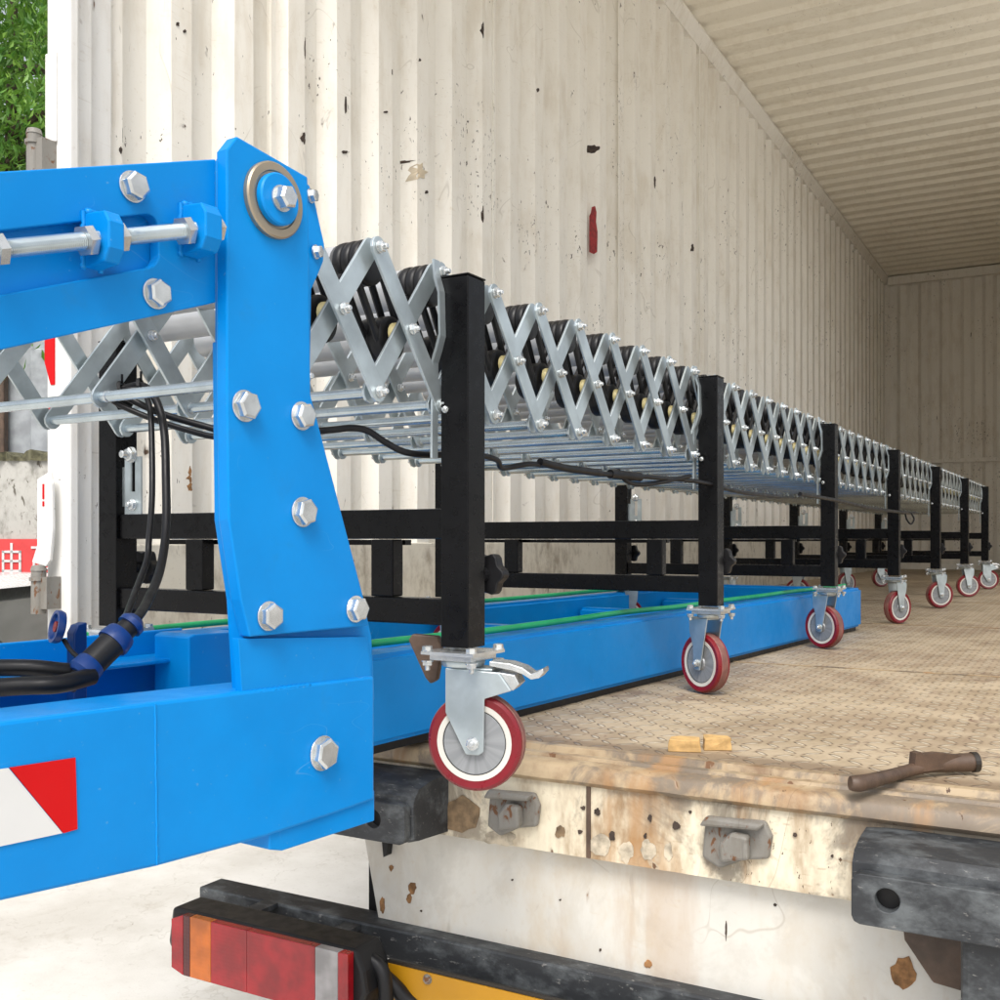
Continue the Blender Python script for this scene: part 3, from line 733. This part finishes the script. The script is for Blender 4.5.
many('joint_bolt', bolts, M['bolt'])
# rollers with grooved black pulleys, idlers at the crossings, belts
ZR = .323
def groove(bm, c, r, y0, y1, n=3):
    prof_ = [(0, 0), (r * .8, 0)]; L = y1 - y0; g = L / n
    for i in range(n):
        b = i * g; prof_ += [(r * 1.0, b + g * .04), (r * 1.06, b + g * .10), (r * 1.08, b + g * .5), (r * 1.06, b + g * .86), (r * 1.0, b + g * .96)]
    prof_ += [(r * .8, L), (0, L)]
    lathe(bm, prof_, (c[0], y0, c[1]), (0, 1, 0), 24)
rol, pul, rods_, caps, idl, belts, idp = [], [], [], [], [], [], []
for k in range(K0, K1 + 1):
    x = k * PER - .014; dd = dist(x, .05)
    xr = x + .018
    rol.append((dd, (lambda X: lambda bm: lathe(bm, [(0, 0), (.025, 0), (.025, WID - .14), (0, WID - .14)], (X, .09, ZR), (0, 1, 0), 24))(xr)))
    pul.append((dd, (lambda X: lambda bm: groove(bm, (X, ZR), .0250, .048, .086, 3))(xr)))
    rods_.append((dd, (lambda X: lambda bm: cyl(bm, (X, .036, ZB), (X, WID - .036, ZB), .0066, 14))(x)))
    if k < K1:
        xm = x + PER / 2
        idp.append((dd, (lambda X: lambda bm: groove(bm, (X, ZM - .008), .0250, .050, .088, 2))(xm)))
        caps.append((dd, (lambda X: lambda bm: lathe(bm, [(0, 0), (.011, 0), (.013, .003), (.013, .007), (0, .007)], (X, .0385, ZM - .004), (0, 1, 0), 16))(xm - .004)))
        def belt(X, Xm):
            def f(bm):
                for yy in (.056, .075):
                    tube(bm, [(X - .022, yy, ZR - .012), (Xm - .022, yy, ZM - .014)], .0046, 8, 0)
                    tube(bm, [(X + .022, yy, ZR + .012), (Xm + .022, yy, ZM)], .0046, 8, 0)
                    tube(bm, [(Xm + .012, yy, ZM), (X + PER - .020, yy, ZR - .016)], .0046, 8, 0)
            return f
        belts.append((dd, belt(xr, xm)))
many('roller', rol, M['roller'], smooth=True)
many('grooved_pulley', pul, M['rubber'], smooth=True, sharp=60)
many('cross_rod', rods_, M['zinc_rod'], smooth=True)
many('idler_pulley', idp, M['rubber'], smooth=True)
many('bearing_cap', caps, M['cream'], smooth=True)
many('drive_belt', belts, M['rubber'], smooth=True)
# legs
PW = .020; ZPT, ZPB = .323, -.134
camrot = -math.atan2(aV.y, aV.x)
def caster(x, y, alpha, brake=False, mat='zinc', TRL=.018):
    """origin at the foot of a post; alpha turns the wheel's face away from the camera's view line"""
    nrm = Vector((math.sin(alpha), -math.cos(alpha))); tr = Vector((math.cos(alpha), math.sin(alpha)))
    ca, sa = math.cos(camrot), math.sin(camrot)
    rot = lambda v: Vector((v.x * ca - v.y * sa, v.x * sa + v.y * ca))
    nl, tl = rot(nrm), rot(tr)
    m = Matrix(((tl.x, -nl.x, 0, x), (tl.y, -nl.y, 0, y), (0, 0, 1, 0), (0, 0, 0, 1)))
    ax = m.to_3x3() @ Vector((0, -1, 0)); SG = 1 if TRL > 0 else -1; za = -.2505
    bm = BM()
    lg = [(-.035, .092), (.033, .088), (.049, .066), (.015, .055), (.014, -.010), (.007, -.0146), (-.009, -.014), (-.035, .037)] if brake else \
         [(-.030, .092), (.026, .088), (.024, .060), (.014, .035), (.012, -.010), (.006, -.0146), (-.007, -.014), (-.013, .010)]
    for s in (-1, 1): prism(bm, [(p[0] * SG + TRL, p[1] + za) for p in lg], s * .0195 - .0015, s * .0195 + .0015, 'y', m)
    box(bm, TRL - .028, TRL + .024, -.0178, .0178, za + .088, za + .092, m)
    lathe(bm, [(0, 0), (.026, 0), (.028, .006), (.022, .012), (0, .012)], m @ Vector((0, 0, za + .0925)), (0, 0, 1), 24)
    cs = CO('caster', bm, M[mat], bevel=.0015)
    bm = BM(); lo = math.atan2(aV.y, aV.x)
    box(bm, x - .038, x + .038, y - .038, y + .038, ZPB - .0085, ZPB - .0045)
    box(bm, x - .030, x + .030, y - .030, y + .030, ZPB - .0155, ZPB - .0095)
    for a in (-1, 1):
        for b in (-1, 1):
            hexbolt(bm, (x + a * .032, y + b * .032, ZPB - .0044), (0, 0, 1), .006, .005, rot=.2)
            hexbolt(bm, (x + a * .032, y + b * .032, ZPB - .0160), (0, 0, -1), .006, .005, stub=.005, rot=.5)
    sub('top_plate', bm, M['bolt'], cs)
    c = m @ Vector((TRL, 0, za)); r = .0605
    bm = BM(); lathe(bm, [(.047, -.0135), (.056, -.015), (.0595, -.012), (r, -.005), (r, .005), (.0595, .012), (.056, .015), (.047, .0135)], c, ax, 56); ty = sub('tyre', bm, M['tyre'], cs, smooth=True)
    bm = BM(); lathe(bm, [(r - .0012, -.0092), (r + .0004, -.007), (r + .0006, .007), (r - .0012, .0092)], c, ax, 56); sub('tread_band', bm, M['tyre_dusty'], cs, smooth=True)
    bm = BM(); lathe(bm, [(.0405, -.0135), (.0475, -.0142), (.0475, .0142), (.0405, .0135)], c, ax, 48); sub('wheel_ring', bm, M['ring'], cs, smooth=True)
    bm = BM(); lathe(bm, [(.0392, -.0128), (.0412, -.0136), (.0412, .0136), (.0392, .0128)], c, ax, 48); sub('seal_ring', bm, M['rubber'], cs, smooth=True)
    bm = BM(); lathe(bm, [(0, -.0145), (.012, -.0145), (.014, -.012), (.0395, -.0128), (.0395, .0128), (.014, .012), (.012, .0145), (0, .0145)], (0, 0, 0), (0, 1, 0), 48)
    hub = obj('wheel_hub', bm, M['hub'], cs, raw=True, smooth=True)
    hub.location = c + Vector((0, 0, OFF[conv.name])); hub.rotation_euler = (0, 0, math.atan2(ax.y, ax.x) - math.pi / 2)
    for s in (-1, 1):
        bm = BM(); hexbolt(bm, m @ Vector((TRL, s * .0212, za)), m.to_3x3() @ Vector((0, s, 0)), .0068, .005, stub=.002); sub('axle_bolt', bm, M['bolt'], cs)
    if brake:
        bm = BM()
        pf = [(.02, .095), (.05, .090), (.062, .086), (.072, .080), (.082, .082), (.088, .089), (.087, .094), (.080, .090), (.072, .087), (.062, .094), (.045, .099), (.02, .101)]
        prism(bm, [(p[0] + TRL, p[1] + za) for p in pf], -.017, .017, 'y', m)
        prism(bm, [(p[0] + TRL, p[1] + za) for p in [(.03, .088), (.052, .085), (.058, .074), (.050, .066), (.036, .068)]], -.0175, .0175, 'y', m)
        sub('brake_pedal', bm, M['bolt'], cs, bevel=.001)
alphas = [-14, -60, -58, 30, 8, -4, -12]
for i, s in enumerate(posts):
    for y in (0, WID):
        near = y == 0
        bm = BM(); box(bm, s - PW, s + PW, y - PW, y + PW, ZPB, ZPT - (.0 if near else .02)); box(bm, s - PW - .001, s + PW + .001, y - PW - .001, y + PW + .001, ZPT + (.0005 if near else -.0195), ZPT + (.003 if near else -.017))
        ps = CO('leg', bm, M['black'], bevel=.003)
        yk = y + (-.021 if near else .021)
        # star knob on the side of the leg facing into the truck
        bm = BM(); c = Vector((s + PW + .001, y - .008, -.045)); cyl(bm, c, c + Vector((.03, 0, 0)), .009, 12)
        m = basis(c + Vector((.016, 0, 0)), (1, 0, 0)); ptsk = []
        for q in range(36):
            a = 2 * math.pi * q / 36; rr = .026 + .003 * math.cos(6 * a); ptsk.append((rr * math.cos(a), rr * math.sin(a)))
        prism(bm, ptsk, 0, .016, 'z', m); sub('star_knob', bm, M['rubber'], ps, bevel=.002)
        caster(s, y, R(alphas[i] if near else (60, -40, 35, 50, -30, 20, 10)[i]), brake=(i == 0 and near) or (i == 6), TRL=-.018 if near and i in (1, 2) else .018)
        if near:                                                  # bent strap joining leg and lattice
            bm = BM(); pf = [(.018, .345), (.016, .325), (.010, .305), (.0085, .25), (.014, .232), (.0195, .218), (.0205, .10), (.0235, .10), (.0225, .220), (.017, .235), (.0115, .252), (.013, .303), (.019, .322), (.021, .345)]
            prism(bm, [(y + p[0] + .0035, p[1]) for p in pf], s - PW - .013, s - PW - .0008, 'x'); ms = CO('mounting_strap', bm, M['zinc'])
            bm = BM(); bm.free(); bm = BM()
            bm.free()
            bm = BM(); hexbolt(bm, (s - PW - .0006, .0125, .16), (-1, 0, 0), .0036, .003, stub=.002); sub('bolt', bm, M['bolt'], ms)
        else:                                                     # slotted plate inside the far leg
            bm = BM(); y0, y1 = y - .066, y - .030; x0, x1 = s - .012, s - .009
            box(bm, x0, x1, y0, y0 + .013, .035, .125); box(bm, x0, x1, y1 - .013, y1, .035, .125); box(bm, x0, x1, y0 + .0132, y1 - .0132, .035, .072); box(bm, x0, x1, y0 + .0132, y1 - .0132, .118, .125)
            box(bm, s - .008, s - .004, y1, y - PW, .05, .11)
            sp = CO('slotted_plate', bm, M['zinc'])
            bm = BM(); hexbolt(bm, (x0 - .0003, y0 + .018, .052), (-1, 0, 0), .0075, .005, stub=.004); sub('bolt', bm, M['bolt'], sp); bm = BM(); hexbolt(bm, (x0 - .0003, y0 + .020, .128), (-1, 0, 0), .010, .008, stub=.01); sub('bolt', bm, M['bolt'], sp)
    # crossbars and uprights of the H-frame
    bm = BM(); box(bm, s - .014, s + .014, PW + .0005, WID - PW - .0005, .000, .038); box(bm, s - .014, s + .014, PW + .0005, WID - PW - .0005, -.108, -.075)
    cb = CO('crossbar', bm, M['black'], bevel=.0025)
    for yu in (.10, .20 + .24):
        bm = BM(); box(bm, s - .012, s + .012, yu, yu + .035, -.0745, -.0005); sub('upright', bm, M['black'], cb, bevel=.002)
    bm = BM(); box(bm, s + .016, s + .03, .10, .55, -.008, -.001)
    sub('upright', bm, M['black'], cb)
# rusty tab hanging by the first leg
bm = BM(); pf = [B(x, y, 0) for x, y in ()]
tabc = [(412,634),(438,636),(442,650),(437,680),(430,684),(425,678),(408,640)]
pts3 = [P(x, y, 1.335) for x, y in tabc]
inv = (Matrix.Translation(conv.location) @ Matrix.Rotation(rotC, 4, 'Z')).inverted()
f3 = [inv @ p for p in pts3]
A = [bm.verts.new(p) for p in f3]; Bv = [bm.verts.new(p + Vector((.010, .002, 0))) for p in f3]
bm.faces.new(A); bm.faces.new(Bv)
for i in range(len(A)): bm.faces.new((A[i], A[(i+1) % len(A)], Bv[(i+1) % len(A)], Bv[i]))
obj('rusty_tab', bm, M['brown'], conv, raw=True, bevel=.002)

# ================================================================== CABLES, HOSES, PLUG
def cable(name, label, cat, paths, r, mat='cable', group=None):
    bm = BM()
    for p in paths: tube(bm, p[0] if isinstance(p, tuple) else p, p[1] if isinstance(p, tuple) else r, 14, 7)
    o = obj(name, bm, M[mat], None, smooth=True); return tag(o, label, cat, group)
cable('power_cable', 'black cable looping down from the zip ties to the blue plug', 'cable',
      [[P(104,391,1.26), P(125,388,1.27), P(143,386,1.26), P(156,400,1.24), P(164,430,1.22), P(166,480,1.19), P(166,530,1.15), P(160,570,1.10), P(148,600,1.03), P(137,618,.975), P(131,622,.965)]], .0047)
cable('power_cable', 'thinner inner black cable of the hanging loop, left of the column', 'cable',
      [[P(106,397,1.26), P(128,390,1.25), P(143,392,1.25), P(150,410,1.23), P(152,450,1.21), P(152,500,1.18), P(149,540,1.14), P(147,560,1.12), P(136,590,1.06), P(122,626,.98), P(110,645,.975)]], .0034)
cable('power_cable', 'upper black cable slanting under the rods behind the blue column', 'cable',
      [[P(112,388,1.27), P(128,398,1.27), P(160,413,1.27), P(200,425,1.28), P(240,434,1.28), P(300,432,1.26), P(330,430,1.26), P(352,428,1.27), P(368,431,1.28), P(385,442,1.29), P(405,452,1.30), P(430,455,1.33), P(452,454,1.36)]], .0042)
cable('power_cable', 'lower black cable sagging below its twin toward the blue column', 'cable',
      [[P(108,396,1.26), P(120,405,1.265), P(150,418,1.265), P(180,428,1.27), P(215,437,1.28), P(260,440,1.29)]], .0036)
cable('power_cable', 'black taped cable run slung beneath the rods right of the first leg', 'cable',
      [([P(480,455,1.48), P(497,460,1.52), P(503,468,1.55), P(530,464,1.6), P(560,467,1.68), P(590,473,1.75), P(625,475,1.83), P(660,478,1.92), P(700,482,2.05), P(740,492,2.2), P(780,497,2.4)], .0042),
       ([P(540,462,1.62), P(565,468,1.68), P(600,473,1.77)], .0062), ([P(610,474,1.8), P(640,477,1.87)], .008),
       ([P(618,470,1.82), P(628,482,1.84), P(650,484,1.9), P(690,476,2.0)], .004)], .006)
cable('power_cable', 'thin dark cable drooping in a small loop under the far rollers', 'cable',
      [([P(800,494,2.5), P(840,501,2.9), P(870,508,3.2), P(900,512,3.7), P(915,513,4.0)], .005), ([P(905,513,3.8), P(907,520,3.8), P(911,524,3.8), P(914,519,3.8), P(911,513,3.8)], .003)], .006)
for i, (px, py) in enumerate(((104, 391), (122, 388), (141, 385))):
    c = P(px, py + 2, 1.265); bm = BM(); ax = (P(px + 10, py, 1.265) - c)
    lathe(bm, [(.0095, -.0018), (.0112, -.0018), (.0112, .0018), (.0095, .0018)], c, ax, 16); box(bm, c.x - .001, c.x + .001, c.y - .001, c.y + .001, c.z + .008, c.z + .019)
    tag(obj('zip_tie', bm, M['cable']), ('leftmost', 'middle', 'rightmost')[i] + ' of three black zip ties round the cable bundle', 'zip tie', 'zip ties on the cable bundle')
# heavy hoses in the lower left
cable('rubber_hose', 'upper thick black hose running into frame from the left above the blue beam', 'hose', [[P(-120,668,.93), P(-30,668,.92), P(30,668,.92), P(62,671,.93), P(84,672,.945)]], .0075)
cable('rubber_hose', 'lower thick black hose lying directly on the blue beam at the left', 'hose', [[P(-120,692,.90), P(-40,690,.89), P(20,686,.89), P(60,684,.90), P(92,676,.93)]], .008)
# plug
pl = thing('cable_plug', 'blue and black industrial cable plug hanging beside the blue column', 'plug', tuple(P(104, 655, .95) - Vector((0, 0, .035))), 0)
a = P(78, 677, .93); b = P(137, 619, .975); dv = b - a; L = dv.length; base = pl.location
def seg(name, t0, t1, prof_, mat):
    bm = BM(); lathe(bm, [(r_ * .82, t0 * L + (t1 - t0) * L * h_) for r_, h_ in prof_], a - base, dv, 24); return obj(name, bm, M[mat], pl, raw=True, smooth=True, sharp=40)
blk = seg('plug_body', .20, .62, [(0, 0), (.0135, 0), (.0155, .1), (.0155, .8), (.0165, .85), (.0165, 1), (0, 1)], 'rubber')
seg('locking_ring', .56, .74, [(0, 0), (.0185, 0), (.019, .2), (.0175, .8), (.016, 1), (0, 1)], 'blue_dark')
seg('plug_neck', .74, .88, [(0, 0), (.012, 0), (.012, 1), (0, 1)], 'rubber')
seg('gland_nut', .86, 1.0, [(0, 0), (.015, 0), (.015, .5), (.009, 1), (0, 1)], 'blue_dark')
seg('rear_sleeve', .02, .24, [(0, 0), (.013, 0), (.0175, .25), (.0165, .9), (.015, 1), (0, 1)], 'blue_dark')
seg('cable_tail', -.16, .02, [(0, 0), (.009, 0), (.009, 1), (0, 1)], 'rubber')
bm = BM(); c = P(58, 627, .96) - base; CAX = W(-.95, -.75) - W(0, 0) + Vector((0, 0, .25)); lathe(bm, [(0, -.003), (.0145, -.003), (.0155, 0), (.015, .004), (.012, .004), (.011, .001), (0, .001)], c, CAX, 24)
capo = obj('plug_cap', bm, M['blue_dark'], pl, raw=True, smooth=True)
bm = BM(); lathe(bm, [(0, .0015), (.005, .0015), (.005, .003), (0, .003)], c, CAX, 16); obj('red_seal', bm, M['paint_red'], capo, raw=True)
bm = BM(); tube(bm, [P(64, 640, .96) - base, P(72, 652, .95) - base, P(86, 664, .94) - base], .0022); obj('cap_cord', bm, M['rubber'], pl, raw=True, smooth=True)
# green hoses on the floor frame
def onframe(x, y, z): v = Matrix.Rotation(rotB, 3, 'Z') @ Vector((x, y, 0)); return Vector((pB.x + v.x, pB.y + v.y, H + z))
def ghose(pts, label):
    bm = BM(); tube(bm, [onframe(*p) for p in pts], .0058, 14, 8); tag(obj('garden_hose', bm, M['green'], smooth=True), label, 'hose', 'green hoses on the floor frame')
ghose([(.2 + i * .27, .325 + .007 * math.sin(i * 1.9), -.1595 + .003 * abs(math.sin(i * 1.3))) for i in range(11)], 'green hose lying along the nearest blue floor beam')
ghose([(.3 + i * .30, .825 + .008 * math.sin(i * 2.3), -.1595 + .003 * abs(math.sin(i * 1.7))) for i in range(9)], 'green hose lying along the farthest blue floor beam')

# ================================================================== SMALL THINGS ON THE DECK
# iron lever: round handle that bends into a socket with a flared claw
def F(px, py, h=0): d = (-ZF - h) * FPX / (py - 539); return P(px, py, d)
bm = BM()
hp = [F(850,783,.014), F(862,783,.013), F(890,776,.012), F(915,769,.013), F(935,765,.015), F(955,763,.016), F(976,762,.017)]
tube(bm, hp, [.0085, .0105, .0092, .0082, .0082, .0088, .0112, .0122, .0122], 16, 6)
ja = F(918,768,.014); jb = F(958,763,.016)
up = Vector((0, 0, 1)); dirj = (jb - ja).normalized(); sdj = dirj.cross(up).normalized()
cl = [ja - dirj*.010 + up*.004, ja - dirj*.008 + up*.021, ja - dirj*.001 + up*.022, ja + dirj*.004 + up*.018, ja + dirj*.028 + up*.018, jb + up*.011, jb - up*.004, ja - up*.004]
Av = [bm.verts.new(p + sdj * .006) for p in cl]; Bv = [bm.verts.new(p - sdj * .006) for p in cl]
bm.faces.new(Av); bm.faces.new(Bv)
for i in range(len(cl)): bm.faces.new((Av[i], Av[(i+1) % len(cl)], Bv[(i+1) % len(cl)], Bv[i]))
lv = thing('iron_lever', 'rusty brown bent iron lever lying on the deck edge at right', 'tool', (F(915, 775).x, F(915, 775).y, H + ZF))
bmesh.ops.translate(bm, verts=bm.verts, vec=-Vector(lv.location))
obj('handle', bm, M['brown'], lv, raw=True, smooth=True, bevel=.0)
bm = BM(); c = hp[-1] - Vector(lv.location); dv = (hp[-1] - hp[-2]).normalized()
lathe(bm, [(.0085, -.004), (.0085, .0014), (.0133, .0014), (.0133, -.006)], c, dv, 20); lathe(bm, [(0, .0006), (.0085, .0006)], c, dv, 20)
obj('socket', bm, M['darkrim'], lv, raw=True)
for (x0, x1, yb, lab, n) in ((668, 701, 752, 'left, longer block of the two bits of yellow wood on the tread plate', 0), (704, 732, 751, 'right, shorter block of the two bits of yellow wood on the tread plate', 1)):
    a = F(x0, yb); b = F(x1, yb + (1 if n == 0 else 0)); dx = (b - a); dn = Vector((-dx.y, dx.x, 0)).normalized() * .028
    bm = BM(); hh = .018
    pt = [a, b, b + dn * .9, a + dn * 1.05 + dx * .08]
    A = [bm.verts.new(p + up * .0004) for p in pt]; Bv = [bm.verts.new(p + up * (hh + rnd.uniform(-.002, .002)) + dx * (.03 if q in (0, 3) else -.03)) for q, p in enumerate(pt)]
    bm.faces.new(A); bm.faces.new(Bv)
    for i in range(4): bm.faces.new((A[i], A[(i+1) % 4], Bv[(i+1) % 4], Bv[i]))
    bmesh.ops.subdivide_edges(bm, edges=bm.edges, cuts=2, use_grid_fill=True)
    for v in bm.verts: v.co += Vector([rnd.uniform(-.0009, .0009) for _ in range(3)]) if v.co.z > H + ZF + .002 else Vector((0, 0, 0))
    tag(obj('wood_block', bm, M['wood'], bevel=.001), lab, 'wood block', 'bits of wood on the deck')

# ================================================================== YARD BEHIND
def fr(x0, x1, d0, d1, z0, z1, bm):                               # box aligned with the camera's azimuth (the yard wall runs that way)
    c = [W(x0, d0), W(x1, d0), W(x1, d1), W(x0, d1)]
    vs = [bm.verts.new((p.x, p.y, z)) for z in (z0, z1) for p in c]
    for f in ((0,1,2,3),(4,5,6,7),(0,1,5,4),(1,2,6,5),(2,3,7,6),(3,0,4,7)): bm.faces.new([vs[i] for i in f])
D = 6.2
zy = lambda py, d=D: H + (539 - py) / FPX * d
bm = BM(); fr(-9, 1.0, D, D + .25, 0, zy(458), bm)
bmesh.ops.subdivide_edges(bm, edges=bm.edges, cuts=10, use_grid_fill=True)
tag(obj('yard_wall', bm, M['concrete']), 'stained grey concrete yard wall behind the red banner at far left', 'wall')
bm = BM(); k = 240; rows = []
for i in range(k + 1):
    x = -9 + 10 * i / k; p = W(x, D - .03 + rnd.uniform(-.02, .03)); hh = rnd.uniform(.0, .05)
    p2 = W(x, D + .27)
    rows.append((bm.verts.new((p.x, p.y, zy(461))), bm.verts.new((p.x, p.y, zy(458) + hh)), bm.verts.new((p2.x, p2.y, zy(458) + .03 + hh * .5))))
for A, Bv in zip(rows, rows[1:]):
    for i in range(2): bm.faces.new((A[i], A[i+1], Bv[i+1], Bv[i]))
mo = obj('moss', bm, paint('moss', (.10, .095, .055), rough=.9, var=.5, scale=30)); mo['kind'] = 'stuff'; mo['label'] = 'dark moss growing along the wall top'
cab = thing('metal_cabinet', 'grey sheet metal cabinet standing behind the concrete wall', 'cabinet', tuple(W(-3.0, D + .8, -H)))
def lc(bm): bmesh.ops.translate(bm, verts=bm.verts, vec=-Vector(cab.location)); return bm
bm = BM(); fr(-3.5, -2.2, D + .45, D + 1.2, 0, zy(325), bm); obj('cabinet_body', lc(bm), M['greymetal'], cab, raw=True, bevel=.01)
bm = BM(); fr(-2.97, -2.25, D + .43, D + .449, zy(450), zy(335), bm); obj('cabinet_door', lc(bm), M['greymetal'], cab, raw=True, bevel=.01)
bm = BM(); fr(-3.24, -3.10, D + .36, D + .428, 0, zy(330), bm); obj('cabinet_frame', lc(bm), M['brown'], cab, raw=True, bevel=.01)
# red banner with white characters
ban = thing('red_banner', 'red banner with large white Chinese characters on the yard wall', 'banner', tuple(W(-2.9, D - .03, -H + .9)))
bb = Vector(ban.location)
bm = BM(); fr(-3.9, -2.3, D - .02, D - .008, zy(572), zy(539), bm); bmesh.ops.translate(bm, verts=bm.verts, vec=-bb); obj('banner_cloth', bm, paint('banner_red', (.62, .05, .05), rough=.6), ban, raw=True)
bm = BM(); fr(-3.9, -2.3, D - .05, D - .021, zy(578), zy(573), bm); bmesh.ops.translate(bm, verts=bm.verts, vec=-bb); obj('rail', bm, M['greymetal'], ban, raw=True)
def strokes(x0, y0, sz, st):
    """strokes in a unit square (y down): x0,y0,x1,y1 boxes, placed by photo pixels"""
    bm = BM(); s = sz / FPX * D
    X = (x0 - 500) / FPX * D; Z = zy(y0)
    for (a, b, c, d_) in st: fr(X + a * s, X + c * s, D - .026, D - .0205, Z - d_ * s, Z - b * s, bm)
    bmesh.ops.translate(bm, verts=bm.verts, vec=-bb); obj('character', bm, M['white'], ban, raw=True)
# 油 and 高
strokes(-6, 543, 29, [(.34,.26,.42,1), (.92,.26,1,1), (.34,.26,1,.34), (.34,.58,1,.66), (.34,.92,1,1), (.63,0,.71,.96), (.04,.08,.16,.18), (0,.34,.12,.44), (.02,.72,.12,1), (.08,.6,.18,.8)])
strokes(33, 543, 28, [(.44,0,.56,.12), (0,.12,1,.2), (.26,.28,.33,.46), (.67,.28,.74,.46), (.26,.28,.74,.34), (.26,.42,.74,.48), (.06,.56,.14,1), (.86,.56,.94,1), (.06,.56,.94,.63), (.30,.72,.36,.92), (.64,.72,.70,.92), (.30,.72,.70,.78), (.30,.87,.70,.93)])
# parked car, mostly hidden
car = thing('parked_car', 'low white car with dark windows parked below the red banner', 'car', tuple(W(-3.2, 5.0, -H)), TH)
def cx(name, bm, mat, **k): return obj(name, bm, mat, car, raw=True, **k)
ht = zy(581, 4.55)
bm = BM(); prism(bm, [(-2.2,.25),(1.15,.25),(1.3,.45),(1.28,.72),(1.1,.86),(-1.0,.90),(-2.1,.80),(-2.25,.5)], -.45, .8); cx('car_body', bm, M['carwhite'], bevel=.05)
bm = BM(); prism(bm, [(-1.2,.88),(-.6,ht - .035),(.75,ht - .035),(1.12,.86)], -.42, .77); cb_ = cx('car_window', bm, M['glass'], bevel=.02)
bm = BM(); prism(bm, [(-.68,ht - .055),(-.55,ht),(.7,ht),(.85,ht - .055)], -.44, .79); cx('car_roof', bm, M['carwhite'], bevel=.02)
bm = BM(); box(bm, .42, .50, -.45, -.425, .85, ht - .04); cx('window_pillar', bm, M['carwhite'])
for x in (-1.5, .7):
    for y in (-.36, .72):
        bm = BM(); lathe(bm, [(0,-.1),(.2,-.1),(.3,-.08),(.3,.08),(.2,.1),(0,.1)], (x, y, .3), (0,1,0), 24); cx('wheel', bm, M['rubber'], smooth=True)
# trees
def tree(rx, d, h, rad, n, seed, label, base_z):
    q = random.Random(seed); loc = W(rx, d, -H)
    t = bpy.data.objects.new('leafy_tree', None); COL.objects.link(t); t.location = loc; t['label'] = label; t['category'] = 'tree'; t['group'] = 'trees behind the yard wall'
    bm = BM(); tube(bm, [(0,0,0),(.05,.03,h*.3),(-.04,.05,h*.6),(.05,0,h*.85)], [.13,.1,.06,.02], 10, 4)
    for i in range(9):
        a = q.uniform(0, 6.28); z = h * q.uniform(.3, .75); e = Vector((math.cos(a)*rad*.7, math.sin(a)*rad*.7, z + q.uniform(.2, .7)))
        tube(bm, [(0,0,z), e * .5 + Vector((0,0,z*.5)), e], [.045,.03,.01], 6, 3)
    obj('trunk', bm, M['bark'], t, raw=True, smooth=True)
    bm = BM()
    cl = []
    for i in range(n // 34):
        a = q.uniform(0, 6.28); u_ = q.uniform(-1, 1); rr = rad * (q.random() ** .4) * q.uniform(.75, 1.08)
        cl.append((Vector((math.cos(a) * math.sqrt(1-u_*u_) * rr, math.sin(a) * math.sqrt(1-u_*u_) * rr, base_z + (h - base_z) * (.5 + .55 * u_ * (rr / rad)))), Vector((q.gauss(0,.6), q.gauss(0,.6), 1)).normalized()))
    for c, dd in cl:
        for j in range(34):
            p = c + Vector((q.gauss(0, .10), q.gauss(0, .10), q.gauss(0, .12)))
            ax = (dd + Vector((q.gauss(0,.6), q.gauss(0,.6), q.gauss(0,.45)))).normalized()
            sd = ax.cross(Vector((q.gauss(0,1), q.gauss(0,1), q.gauss(0,1)))).normalized()
            L = q.uniform(.05, .10); wd = L * .19; nn = ax.cross(sd)
            v = [p, p + ax*L*.45 + sd*wd + nn*.006, p + ax*L, p + ax*L*.45 - sd*wd + nn*.006]
            bm.faces.new([bm.verts.new(x) for x in v])
    obj('crown', bm, M['leaf'], t, raw=True)
tree(-3.55, 7.6, 6.4, 1.5, 26000, 3, 'bright leafy green tree right beside the truck corner', 1.9)
tree(-5.6, 8.2, 6.8, 1.6, 12000, 5, 'leafy tree left of the bright one beside the truck corner', 1.6)
tree(-4.6, 10.6, 9.0, 2.3, 20000, 9, 'tall shaded leafy tree standing farthest back behind the truck corner', 1.4)
